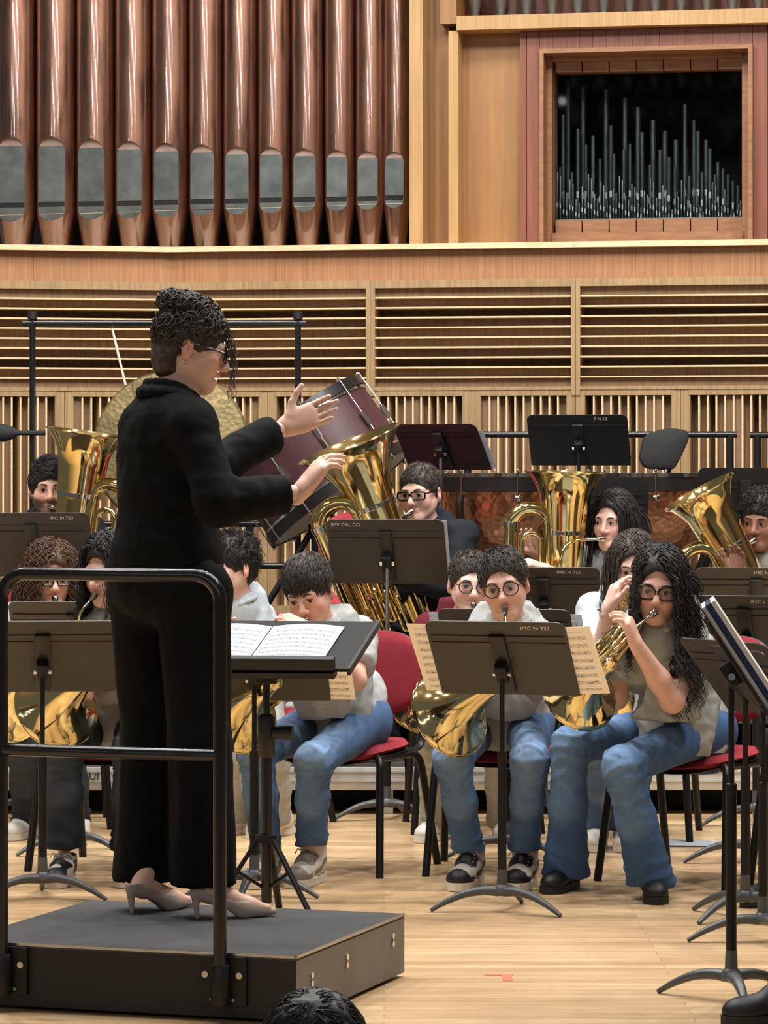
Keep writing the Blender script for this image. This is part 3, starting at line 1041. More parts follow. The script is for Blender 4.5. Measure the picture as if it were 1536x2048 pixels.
b = MB(); b.box((0, PD - .012, .012), (PW, PD + .001, PZ - .012), pod); b.build('back_panel', M['podium_lit'], podium)
for z0, v0, v1 in ((PZ - .003, -.003, .006),):
    b = MB(); b.box((-.003, -.003, PZ - .006), (PW + .003, .004, PZ + .001), pod); b.build('edge_trim', M['steel'], podium)
    b = MB(); b.box((-.003, -.003, PZ - .006), (.004, PD, PZ + .001), pod); b.build('edge_trim', M['steel'], podium)
for v, z in ((.115, .115), (.40, .125), (.80, .13)):
    for dz in (0, -.022):
        b = MB(); b.cyl(pod(.001, v, z + dz), pod(-.006, v, z + dz), .009, 12); b.build('bolt', M['chrome'], podium)
for (u, v) in ((.06, .06), (PW - .06, .06), (.06, PD - .06), (PW - .06, PD - .06)):
    b = MB(); b.lathe([(.03, 0), (.03, .02)], pod(u, v, 0), n=14, close=True); b.build('foot', M['plastic'], podium)
def rail_u(px):   # u along the front edge for a pixel column
    k = (px - CX)/F
    o = cFR - ey*.035
    return (o[0] - k*o[1]) / (ex[0] - k*ex[1])
uA, uB = rail_u(440), rail_u(3)
zt = H - (1152 - HY) * (cFR[1]) / F
rr = .018
rp = lambda u, z: np.array(pod(u, -.035, z))
cr = .07
path = [rp(uA, .06), rp(uA, zt - cr)]
for k in range(1, 9):
    a = PI/2 * k/8
    path.append(rp(uA + cr - cr*math.cos(a), zt - cr + cr*math.sin(a)))
for k in range(9):
    a = PI/2 * k/8
    path.append(rp(uB - cr + cr*math.sin(a), zt - cr + cr*math.cos(a)))
path.append(rp(uB, .06))
b = MB(); b.tube(path, rr, 16); b.build('rail_frame', M['gloss_black'], podium)
zm = H - (1515 - HY) * (cFR[1] - .03) / F
b = MB(); b.tube([rp(uA, zm), rp(uB, zm)], rr*.92, 16); b.build('mid_rail', M['gloss_black'], podium)
for u in (uA, uB):
    b = MB(); b.lathe([(.023, .045), (.025, .05), (.025, .15), (.0215, .155)], rp(u, 0), n=18, close=True); b.build('socket', M['black_metal'], podium)
    b = MB(); b.box((u - .065, -.016, .045), (u + .065, -.002, .172), pod); pl = b.build('mounting_plate', M['black_metal'], podium)
    for du in (-.048, .048):
        b = MB(); b.cyl(pod(u + du, -.016, .125), pod(u + du, -.022, .125), .009, 10); b.build('bolt', M['steel'], pl)
    for du in (-.03, .03):
        b = MB(); b.cyl(pod(u + du, -.016, .06), pod(u + du, -.021, .06), .005, 8); b.build('bolt', M['steel'], pl)

# ------------------------------------------------------------------ conductor's desk stand
dz = 11.05
t = thing('conductor_stand', 'wide black conductor desk with an open score, in front of the podium', 'music stand', ((533 - CX)*dz/F, dz, 0))
br_, fr_ = P(757, 1243, 11.22), P(697, 1338, 10.80)
bl_ = br_ + V3(-.72, .10, 0)
du_ = bl_ - br_; dv_ = fr_ - br_
du_ = unit(du_) * .74
nrm_ = unit(np.cross(dv_, du_))
if nrm_[2] < 0: nrm_ = -nrm_
DK = lambda a, c, o: tuple(br_ + du_*a + dv_*c + nrm_*o)
b = MB(); b.box((0, 0, -.010), (1, 1, 0), DK); b.build('desk', M['desk_top'], t)
b = MB(); b.box((.06, .97, 0), (.98, 1.035, .038), DK); b.box((.06, .93, -.03), (.98, 1.03, -.011), DK); b.build('lip', M['plastic'], t)
b = MB(); b.box((-.008, -.01, -.02), (.006, 1.01, .004), DK); b.build('side_trim', M['plastic'], t)
pc = V3((533 - CX)*dz/F, dz, 0)
b = MB(); b.bbox((pc[0] - .035, dz - .05, .76), (pc[0] + .035, dz + .05, .845), .006); b.build('bracket', M['black_metal'], t)
for sx in (-1, 1):
    b = MB(); b.cyl(pc + V3(sx*.034, -.03, .80), pc + V3(sx*.048, -.03, .80), .012, 10); b.build('bolt', M['chrome'], t)
b = MB(); b.tube([pc + V3(0,0,.80), pc + V3(0,0,.45)], .012, 12); b.build('inner_tube', M['gloss_black'], t)
b = MB(); b.tube([pc + V3(0,0,.62), pc + V3(0,0,.05)], .018, 14); b.build('outer_tube', M['gloss_black'], t)
b = MB(); b.lathe([(.02, .52), (.028, .53), (.028, .65), (.02, .66)], pc, n=16, close=True); b.cyl(pc + V3(.02, -.01, .60), pc + V3(.085, -.02, .60), .02, 12, .024); b.build('clamp', M['plastic'], t)
b = MB(); b.lathe([(.019, .24), (.035, .245), (.035, .27), (.019, .275)], pc, n=16, close=True); b.build('tripod_collar', M['black_metal'], t)
for a in (200, 320, 80):
    e = V3(math.cos(R(a)), math.sin(R(a)), 0)
    b = MB(); b.tube([pc + e*.03 + V3(0,0,.255), pc + e*.20 + V3(0,0,.01)], .012, 8, flat=.6); lg = b.build('leg', M['black_metal'], t)
    b = MB(); b.tube([pc + e*.012 + V3(0,0,.10), pc + e*.10 + V3(0,0,.155)], .006, 6); b.build('brace', M['black_metal'], lg)
# the score: two open pages
def page(a0, a1, lab):
    return sheet('score_page', lab, lambda u, v: np.array(DK(a1 + (a0-a1)*u, .96 - .80*v, .006 + .012*math.sin(PI*u)*(1-.2*v))), 10, 6, M['paper_white'], None, 'sheet music', 'open score')
page(.13, .45, 'right-hand page of the white score open on the conductor desk')
page(.455, .78, 'left-hand page of the white score open on the conductor desk')

# ------------------------------------------------------------------ percussion at the back
RZ = .60
# gong and its frame
GD = 16.9
gsP = lambda px, py, d=GD: P(px, py, d)
gx0, gx1 = gsP(65, 640)[0], gsP(596, 640)[0]
gz = gsP(0, 646)[2]
t = thing('gong_stand', 'black tubular frame holding the bronze gong', 'stand', ((gx0+gx1)/2, GD, RZ))
for x in (gx0, gx1):
    b = MB(); b.tube([V3(x, GD, RZ + .02), V3(x, GD, gz + .02)], .0155, 12); po = b.build('post', M['gloss_black'], t)
    b = MB(); b.lathe([(.0155, gz + .015), (.024, gz + .02), (.024, gz + .055), (.018, gz + .058)], (x, GD, 0), n=14, close=True); b.build('cap', M['plastic'], po)
    b = MB(); b.tube([V3(x, GD - .10, RZ + .02), V3(x, GD + .28, RZ + .02)], .015, 10); b.build('foot', M['gloss_black'], t)
b = MB(); b.tube([V3(gx0 - .05, GD, gz), V3(gx1 + .04, GD, gz)], .0155, 12); b.build('crossbar', M['gloss_black'], t)
b = MB(); b.tube([V3(gx0, GD, RZ + .12), V3(gx1, GD, RZ + .12)], .013, 10); b.build('lower_bar', M['gloss_black'], t)
g = gsP(340, 897)
gr = 160 * GD / F
ga = unit(V3(-.12, -1, .10))
t = thing('gong', 'hammered bronze gong hanging behind the conductor', 'gong', g)
b = MB()
prof = [(.0, .012), (gr*.26, .014), (gr*.30, .004), (gr*.62, .002), (gr*.66, -.006), (gr*.9, -.004), (gr*.97, -.012), (gr, -.03), (gr*.985, -.075), (gr*.97, -.075), (gr*.975, -.03), (gr*.9, -.014), (0, -.01)]
b.lathe(prof, g, ga, 72); b.build('disc', M['gong'], t)
for px, pb, pt in ((225, (251, 770), (224, 656)), (455, (430, 770), (455, 656))):
    b = MB(); b.tube([P(pb[0], pb[1], GD - .02), P(pt[0], pt[1], GD)], .006, 8); b.build('cord', M['lace'], t)
# padded mallet on a clip at the left of the frame
b = MB(); p0 = gsP(-40, 866); p1 = gsP(92, 866)
b.lathe([(.0, .0), (.03, .004), (.042, .05), (.045, .12), (.03, .165), (.012, .19), (.0125, (p1-p0)[0]), (.0, (p1-p0)[0])], p0 + V3(0,-.03,0), (1,0,0), 16)
tag(b.build('gong_mallet', M['cushion']), 'dark padded gong mallet lying across the left post of the gong frame', 'mallet')

# bass drum, tilted, drum axis down to the right
BD = 16.35
bc = P(632, 922, BD)
ax = unit(V3(105, 0, -150)); ax = unit(ax + V3(0, -.10, 0))
hd = unit(np.cross(ax, V3(0, 1, 0)))
bl = 183*BD/F; brd = 164*BD/F
t = thing('bass_drum', 'maroon concert bass drum tilted on its black stand', 'drum', (bc[0], bc[1], RZ))
b = MB(); b.lathe([(brd, -bl/2 + .03), (brd, bl/2 - .03)], bc, ax, 64, False); b.build('shell', M['maroon'], t)
for s_ in (-1, 1):
    b = MB(); b.lathe([(0, s_*(bl/2 - .004)), (brd - .005, s_*(bl/2 - .004)), (brd - .004, s_*(bl/2 - .02))], bc, ax, 48); b.build('head', M['drumhead'], t)
    b = MB(); b.lathe([(brd + .004, s_*(bl/2 - .052)), (brd + .012, s_*(bl/2 - .05)), (brd + .012, s_*(bl/2)), (brd - .006, s_*(bl/2)), (brd - .006, s_*(bl/2 - .02))], bc, ax, 64); b.build('hoop', M['hoop'], t)
    b = MB(); b.lathe([(brd + .002, s_*(bl/2 - .068)), (brd + .009, s_*(bl/2 - .066)), (brd + .009, s_*(bl/2 - .054)), (brd + .002, s_*(bl/2 - .052))], bc, ax, 64); b.build('hoop_band', M['chrome'], t)
u_ = unit(np.cross(ax, (0,0,1))); v_ = np.cross(ax, u_)
for k in range(10):
    a = 2*PI*k/10 + .25
    e = math.cos(a)*u_ + math.sin(a)*v_
    q = bc + e*(brd + .018)
    b = MB(); b.tube([q - ax*bl*.5, q + ax*bl*.5], .0035, 6); rd = b.build('tension_rod', M['chrome'], t)
    b = MB(); b.tube([q - ax*.035, q + ax*.035], .011, 8); b.build('lug', M['chrome'], t)
    for s_ in (-1, 1):
        b = MB(); b.tube([q + ax*s_*bl*.5, q + ax*s_*(bl*.5 + .012) - e*.01], .009, 8); b.build('claw', M['chrome'], rd)
e = unit(V3(0, -1, 0) - ax*np.dot(ax, V3(0,-1,0)))
hd2 = unit(np.cross(ax, e))
if hd2[0] < 0: hd2 = -hd2
b = MB()
bq = bc + e*(brd + .002) + hd2*.10
for k, (o1, o2, wd) in enumerate(((-.10, .02, .012),)):
    q0 = bc + e*(brd*.985) + hd2*.075
    b.tube([q0 + ax*(-.09), q0 + ax*(.09)], .008, 8, flat=.4)
b.build('shell_strip', M['nickel'], t)  # thin nickel strip along the drum shell
# cradle
for s_ in (-1, 1):
    b = MB(); q = bc + V3(0, s_*.22, 0)
    b.tube([q + V3(-.02, 0, -.30), V3(q[0] + .10, q[1] + s_*.06, RZ + .015)], .014, 10); b.build('stand_leg', M['black_metal'], t)
    b = MB(); b.tube([q + V3(.05, 0, -.22), V3(q[0] - .35, q[1] + s_*.06, RZ + .015)], .014, 10); b.build('stand_leg', M['black_metal'], t)
    b = MB(); b.tube([V3(q[0] - .36, q[1] + s_*.06, RZ + .015), V3(q[0] + .30, q[1] + s_*.06, RZ + .015)], .014, 10); b.build('stand_foot', M['black_metal'], t)

def timpano(px, d, label, rad=.33, rot=0.0):
    x = (px - CX)*d/F
    zr = 1.435
    t = thing('timpani_drum', label, 'timpani', (x, d, RZ), group='timpani')
    c = V3(x, d, 0)
    b = MB()
    pr = [(rad*math.cos(a), zr - .05 - .40*math.sin(a)) for a in np.linspace(0, PI/2 - .12, 14)]
    b.lathe([(rad, zr - .012)] + pr + [(.03, zr - .46), (.03, zr - .5)], c, n=48); b.build('bowl', M['timpani'], t)
    b = MB(); b.lathe([(0, zr - .004), (rad - .004, zr - .004), (rad, zr - .01)], c, n=48); b.build('head', M['drumhead'], t)
    b = MB(); b.lathe([(rad - .008, zr), (rad + .016, zr), (rad + .016, zr - .02), (rad + .004, zr - .022)], c, n=48); b.build('rim', M['chrome'], t)
    b = MB(); b.lathe([(rad + .005, zr - .024), (rad + .022, zr - .026), (rad + .022, zr - .085), (rad - .004, zr - .09)], c, n=48); b.build('counterhoop', M['hoop'], t)
    for k in range(8):
        a = 2*PI*k/8 + rot
        e = V3(math.cos(a), math.sin(a), 0)
        b = MB(); b.tube([c + e*(rad + .028) + V3(0,0,zr + .012), c + e*(rad + .028) + V3(0,0,zr - .13)], .005, 8)
        b.ball(c + e*(rad + .028) + V3(0,0,zr + .012), .009, 8); b.build('tension_rod', M['chrome'], t)
        b = MB(); q = c + e*(rad + .026) + V3(0,0,zr - .12); b.bbox(tuple(q - .015), tuple(q + .015), .004); b.build('lug', M['chrome'], t)
    for k in range(4):
        a = 2*PI*k/4 + PI/4 + rot
        e = V3(math.cos(a), math.sin(a), 0)
        pts = [c + e*(rad + .035) + V3(0,0,zr - .10), c + e*(rad + .045) + V3(0,0,zr - .18), c + e*(rad + .0) + V3(0,0,zr - .38), c + e*.22 + V3(0,0,zr - .58), c + e*.22 + V3(0,0,RZ + .02)]
        b = MB(); b.tube(catmull(pts, 5), .021, 10); b.build('strut', M['timp_strut'], t)
    b = MB(); b.lathe([(.24, RZ), (.27, RZ + .01), (.27, RZ + .04), (.24, RZ + .05), (0, RZ + .05)], c, n=32); b.build('base', M['black_metal'], t)
    b = MB(); b.tube([c + V3(0,0,RZ + .05), c + V3(0,0,zr - .46)], .03, 12); b.build('centre_post', M['chrome'], t)
M['timp_strut'] = plain('timpani_strut', srgb(42,28,26), .3, .3, .12, 30)
timpano(1012, 16.55, 'copper timpani drum right of the bass drum, behind the boy in the black jacket', .33, .12)
timpano(1322, 16.75, 'copper timpani drum at the right, behind the long-haired tuba girl', .33, -.15)

# guard rails of the top riser
def guard(name, label, x0, x1, y, zs, posts):
    t = thing(name, label, 'rail', ((x0+x1)/2, y, RZ), group='riser guard rails')
    for z in zs:
        b = MB(); b.tube([V3(x0, y, z), V3(x1, y, z)], .0165, 12); b.build('rail_tube', M['gloss_black'], t)
    for x in posts:
        b = MB(); b.tube([V3(x, y, RZ), V3(x, y, max(zs))], .02, 12); b.build('post', M['black_metal'], t)
    return t
gy = 17.55
xr = lambda px: (px - CX)*gy/F
zr_ = lambda py: H - (py - HY)*gy/F
guard('guard_rail', 'black guard rail behind the timpani and the far music stands', xr(925), xr(1474), gy, (zr_(869), zr_(1010)), (xr(935), xr(1460)))
guard('guard_rail', 'black guard rail at the right edge of the photo', xr(1500), xr(1800), gy, (zr_(870), zr_(1010)), (xr(1515), xr(1780)))
guard('guard_rail', 'black guard rail behind the gong and the bass drum', xr(-200), xr(640), gy, (zr_(1048), zr_(1132)), (xr(-190), xr(500), xr(630)))

# drummer's seat with a padded back
sd_ = 17.18
sc_ = P(1325, 897, sd_)
t = thing('drum_throne', 'black padded backrest of a percussion stool between the timpani', 'stool', (sc_[0], sd_, RZ))
poly = []
for x, y in ((-48, -20), (-38, 22), (-15, 34), (10, 40), (40, 38), (52, 30), (50, 12), (30, -30), (18, -42), (-10, -42), (-36, -38)):
    poly.append((x*sd_/F, y*sd_/F))
pts = catmull([V3(*p, 0) for p in poly] + [V3(*poly[0], 0)], 4)
pl2 = [(p[0], p[1]) for p in pts[:-1]]
b = MB()
tb = lambda x, z, o: tuple(sc_ + V3(x, o, z))
n_ = len(pl2)
rings = []
for k, (sc1, o) in enumerate(((.0, -.045), (.75, -.042), (.94, -.03), (1.0, 0), (.94, .03), (0, .04))):
    rings.append([tb(x*sc1, z*sc1, o) for x, z in pl2])
vs = [p for r_ in rings for p in r_]
fs = [(i*n_+j, i*n_+(j+1) % n_, (i+1)*n_+(j+1) % n_, (i+1)*n_+j) for i in range(5) for j in range(n_)]
b.add(vs, fs, True); b.build('backrest', M['cushion'], t)
b = MB(); b.tube([sc_ + V3(.03, .03, -.05), sc_ + V3(.04, .05, -.35), sc_ + V3(.02, .20, -.42)], .014, 10); b.build('back_post', M['black_metal'], t)
sz = sc_[2] - .36
b = MB(); b.lathe([(0, sz - .08), (.16, sz - .075), (.175, sz - .04), (.16, sz - .005), (0, sz)], sc_*V3(1,1,0) + V3(.02,.24,0), n=24); b.build('seat', M['cushion'], t)
b = MB(); b.tube([V3(sc_[0]+.02, sd_+.24, sz - .05), V3(sc_[0]+.02, sd_+.24, RZ + .06)], .02, 12); b.build('pole', M['black_metal'], t)
for a in (30, 150, 270):
    e = V3(math.cos(R(a)), math.sin(R(a)), 0); q = V3(sc_[0]+.02, sd_+.24, RZ)
    b = MB(); b.tube([q + V3(0,0,.12), q + e*.24 + V3(0,0,.012)], .012, 8); b.build('leg', M['black_metal'], t)
# ------------------------------------------------------------------ smooth implicit surfaces (for bodies, cloth, hair)
_tab = rng.random(4096).astype(np.float32)
def vnoise(Pn):
    """value noise in [0,1] for (n,3) points"""
    Pn = np.asarray(Pn, np.float64)
    i = np.floor(Pn).astype(np.int64); f = (Pn - i); f = f*f*(3 - 2*f)
    def h(dx, dy, dz):
        k = ((i[:,0]+dx)*73856093) ^ ((i[:,1]+dy)*19349663) ^ ((i[:,2]+dz)*83492791)
        return _tab[k & 4095]
    x0 = h(0,0,0)*(1-f[:,0]) + h(1,0,0)*f[:,0]; x1 = h(0,1,0)*(1-f[:,0]) + h(1,1,0)*f[:,0]
    x2 = h(0,0,1)*(1-f[:,0]) + h(1,0,1)*f[:,0]; x3 = h(0,1,1)*(1-f[:,0]) + h(1,1,1)*f[:,0]
    y0 = x0*(1-f[:,1]) + x1*f[:,1]; y1 = x2*(1-f[:,1]) + x3*f[:,1]
    return y0*(1-f[:,2]) + y1*f[:,2]
def fnoise(Pn, s, oct=2):
    Pn = np.asarray(Pn)*s; a = 0; w_ = 1; tot = 0
    for _ in range(oct):
        a = a + w_*(vnoise(Pn) - .5); tot += w_; w_ *= .5; Pn = Pn*2.03 + 17.3
    return a/tot*2

class SDF:
    def __init__(s, h): s.h = h; s.ops = []
    def rc(s, a, b, ra, rb=None, k=.02, mode='u'):
        rb = ra if rb is None else rb
        a = np.asarray(a, float); b = np.asarray(b, float)
        lo = np.minimum(a - ra, b - rb); hi = np.maximum(a + ra, b + rb)
        ba = b - a; bb = max(float(ba @ ba), 1e-12)
        def fn(X, Y, Z):
            px, py, pz = X - a[0], Y - a[1], Z - a[2]
            t = np.clip((px*ba[0] + py*ba[1] + pz*ba[2]) / bb, 0, 1)
            return np.sqrt((px - t*ba[0])**2 + (py - t*ba[1])**2 + (pz - t*ba[2])**2) - (ra + (rb - ra)*t)
        s.ops.append((lo, hi, fn, k, mode)); return s
    def chain(s, pts, rs, k=.02, mode='u'):
        for i in range(len(pts) - 1): s.rc(pts[i], pts[i+1], rs[i], rs[i+1], k, mode)
        return s
    def ell(s, c, r, Rm=None, k=.02, mode='u'):
        c = np.asarray(c, float); r = np.asarray(r, float)
        Rm = np.eye(3) if Rm is None else np.asarray(Rm)
        e = np.sqrt(((Rm * r[None, :])**2).sum(1))
        def fn(X, Y, Z):
            px, py, pz = X - c[0], Y - c[1], Z - c[2]
            q = [(px*Rm[0,i] + py*Rm[1,i] + pz*Rm[2,i]) for i in range(3)]
            k0 = np.sqrt((q[0]/r[0])**2 + (q[1]/r[1])**2 + (q[2]/r[2])**2)
            k1 = np.sqrt((q[0]/r[0]**2)**2 + (q[1]/r[1]**2)**2 + (q[2]/r[2]**2)**2)
            return k0*(k0 - 1)/np.maximum(k1, 1e-6)
        s.ops.append((c - e, c + e, fn, k, mode)); return s
    def plane(s, p, n, rad, k=.004):
        """cut away everything on the n side of p within rad of p"""
        p = np.asarray(p, float); n = unit(n)
        def fn(X, Y, Z):
            pl = -((X - p[0])*n[0] + (Y - p[1])*n[1] + (Z - p[2])*n[2])
            sp = np.sqrt((X-p[0])**2 + (Y-p[1])**2 + (Z-p[2])**2) - rad
            return np.maximum(pl, sp)
        s.ops.append((p - rad, p + rad, fn, k, 's')); return s
    def mesh(s, disp=None):
        h = s.h
        U = [o for o in s.ops if o[4] == 'u']
        lo = np.min([o[0] - o[3]*.5 for o in U], 0) - 3*h; hi = np.max([o[1] + o[3]*.5 for o in U], 0) + 3*h
        n = np.ceil((hi - lo)/h).astype(int) + 1
        f = np.full(n, 1.0, np.float32)
        ax = [(lo[i] + h*np.arange(n[i])).astype(np.float32) for i in range(3)]
        for a, b_, fn, k, mode in s.ops:
            m = k + 2.5*h
            i0 = np.maximum(np.floor((a - m - lo)/h).astype(int), 0); i1 = np.minimum(np.ceil((b_ + m - lo)/h).astype(int) + 1, n)
            if np.any(i1 <= i0): continue
            sl = tuple(slice(i0[i], i1[i]) for i in range(3))
            d = fn(ax[0][sl[0]][:,None,None], ax[1][sl[1]][None,:,None], ax[2][sl[2]][None,None,:]).astype(np.float32)
            g = f[sl]
            if mode == 'u':
                q = np.maximum(k - np.abs(g - d), 0)/max(k, 1e-6)
                f[sl] = np.minimum(g, d) - q*q*k*.25
            else:
                d = -d
                q = np.maximum(k - np.abs(g - d), 0)/max(k, 1e-6)
                f[sl] = np.maximum(g, d) + q*q*k*.25
        return surfnet(f, lo, h)

_E = [(0,1),(2,3),(4,5),(6,7),(0,2),(1,3),(4,6),(5,7),(0,4),(1,5),(2,6),(3,7)]
_CO = np.array([[(i>>2)&1, (i>>1)&1, i&1] for i in range(8)])
def surfnet(f, lo, h):
    c = f < 0
    s = c[:-1,:-1,:-1].astype(np.int8)
    for dx, dy, dz in _CO[1:]:
        s = s + c[dx:c.shape[0]-1+dx, dy:c.shape[1]-1+dy, dz:c.shape[2]-1+dz]
    mix = (s > 0) & (s < 8)
    I = np.argwhere(mix)
    idx = np.full(mix.shape, -1, np.int32); idx[mix] = np.arange(len(I))
    vals = np.stack([f[I[:,0]+o[0], I[:,1]+o[1], I[:,2]+o[2]] for o in _CO], 1)
    acc = np.zeros((len(I), 3)); cnt = np.zeros(len(I))
    for a, b_ in _E:
        va, vb = vals[:,a], vals[:,b_]
        m = (va < 0) != (vb < 0)
        t = np.where(m, va/np.where(m, va - vb, 1), 0)
        acc += np.where(m[:,None], _CO[a] + t[:,None]*(_CO[b_] - _CO[a]), 0); cnt += m
    V = lo + h*(I + acc/np.maximum(cnt, 1)[:,None])
    Q = []
    for axn in range(3):
        o1, o2 = [(1,2),(2,0),(0,1)][axn]
        sl0 = [slice(1,-1)]*3; sl1 = [slice(1,-1)]*3
        sl0[axn] = slice(0,-1); sl1[axn] = slice(1,None)
        a = c[tuple(sl0)]; b_ = c[tuple(sl1)]
        for flip, mask in ((False, a & ~b_), (True, ~a & b_)):
            K = np.argwhere(mask)
            if not len(K): continue
            off = np.ones(3, int); off[axn] = 0
            K = K + off
            def cell(d1, d2):
                q = K.copy(); q[:,o1] -= d1; q[:,o2] -= d2
                return idx[q[:,0], q[:,1], q[:,2]]
            quad = np.stack([cell(1,1), cell(0,1), cell(0,0), cell(1,0)], 1)
            if flip: quad = quad[:, ::-1]
            Q.append(quad)
    Q = np.concatenate(Q)
    Q = Q[(Q >= 0).all(1)]
    return V, Q

def vnormals(V, Q):
    n = np.cross(V[Q[:,2]] - V[Q[:,0]], V[Q[:,3]] - V[Q[:,1]])
    N = np.zeros_like(V)
    for i in range(4): np.add.at(N, Q[:,i], n)
    return N/np.maximum(np.linalg.norm(N, axis=1, keepdims=True), 1e-12)

def set_col(me, col):
    a = me.color_attributes.new('Col', 'FLOAT_COLOR', 'POINT')
    c = np.ones((len(me.vertices), 4), np.float32); c[:, :3] = col[:len(c), :3]
    a.data.foreach_set('color', c.ravel())

def mesh_obj(name, V, Q, mat, parent, col=None, smooth=True):
    me = np_mesh(name, V, Q, smooth)
    if col is not None: set_col(me, np.asarray(col, np.float32))
    return new_obj(name, me, mat, parent)

def join(parts):
    """(V, Q, col) meshes into one"""
    Vs, Qs, Cs = [], [], []; n = 0
    for V, Q, c in parts:
        Vs.append(V); Qs.append(Q + n); Cs.append(c); n += len(V)
    return np.concatenate(Vs), np.concatenate(Qs), np.concatenate(Cs)

def strand_mesh(PL, r, sides=3):
    """PL (N,K,3) strands, r (K,) or (N,K) radii -> V, Q"""
    N, K, _ = PL.shape
    T = np.gradient(PL, axis=1); T /= np.maximum(np.linalg.norm(T, axis=2, keepdims=True), 1e-9)
    ref = rng.normal(size=(N, 1, 3))
    A = np.cross(T, ref); A /= np.maximum(np.linalg.norm(A, axis=2, keepdims=True), 1e-9)
    B = np.cross(T, A)
    r = np.broadcast_to(r, (N, K))[..., None]
    V = []
    for j in range(sides):
        a = 2*PI*j/sides
        V.append(PL + r*(math.cos(a)*A + math.sin(a)*B))
    V = np.stack(V, 2).reshape(-1, 3)
    base = (np.arange(N)[:,None,None]*K + np.arange(K-1)[None,:,None])*sides
    j = np.arange(sides)[None,None,:]; k = (j + 1) % sides
    Q = np.stack([base + j, base + k, base + sides + k, base + sides + j], -1).reshape(-1, 4)
    return V, Q

# ------------------------------------------------------------------ people
SKIN = {'fair': srgb(226,184,168), 'light': srgb(216,170,150), 'tan': srgb(196,138,108), 'brown': srgb(142,102,86), 'pale': srgb(226,184,164)}

def hand_sdf(W, d, n, tside, curl, sc=1.0, spread=.2, thumb=(.5, .8, .25), h=.003):
    """wrist W, direction d to the knuckles, palm normal n, tside=+1/-1 chooses the thumb side"""
    d = unit(d); n = unit(n - d*np.dot(n, d)); t = np.cross(d, n)*tside
    s = SDF(h)
    wp = W - d*.03*sc
    kn = []
    for i, o in enumerate((.030, .010, -.010, -.028)):
        base = W + (d*(.088 - .006*abs(i - 1)) + t*o)*sc
        kn.append(base)
        s.rc(W + t*o*.55*sc, base, .0145*sc, .0115*sc, .018*sc)
    s.rc(wp, W, .024*sc, .022*sc, .02*sc)
    s.ell(W + (d*.045 + n*.004)*sc, V3(.034, .046, .013)*sc, np.stack([t, d, n], 1), .02*sc)
    cs = curl if isinstance(curl, (list, tuple)) else [curl]*4
    for i, (L, o) in enumerate(((.070, .030), (.080, .010), (.074, -.010), (.058, -.028))):
        p = kn[i]; dd = unit(d + t*o*spread*10)
        ang = 0
        for j, (fr, bend) in enumerate(((.46, 48), (.30, 62), (.24, 40))):
            ang += R(bend*cs[i])
            v = math.cos(ang)*dd + math.sin(ang)*n
            q = p + v*L*fr*sc
            r0 = (.0092 - .0011*j)*sc; r1 = (.0084 - .0011*j)*sc
            s.rc(p, q, r0, r1, .004*sc)
            p = q
    b0 = W + (d*.022 + t*.026 + n*.006)*sc
    tv = unit(d*thumb[0] + t*thumb[1] + n*thumb[2])
    b1 = b0 + tv*.040*sc
    tv2 = unit(tv + d*.5 + n*.15)
    b2 = b1 + tv2*.032*sc; b3 = b2 + unit(tv2 + d*.3)*.024*sc
    s.rc(b0, b1, .0155*sc, .012*sc, .014*sc).rc(b1, b2, .011*sc, .010*sc, .005*sc).rc(b2, b3, .0098*sc, .0082*sc, .004*sc)
    return s.mesh()

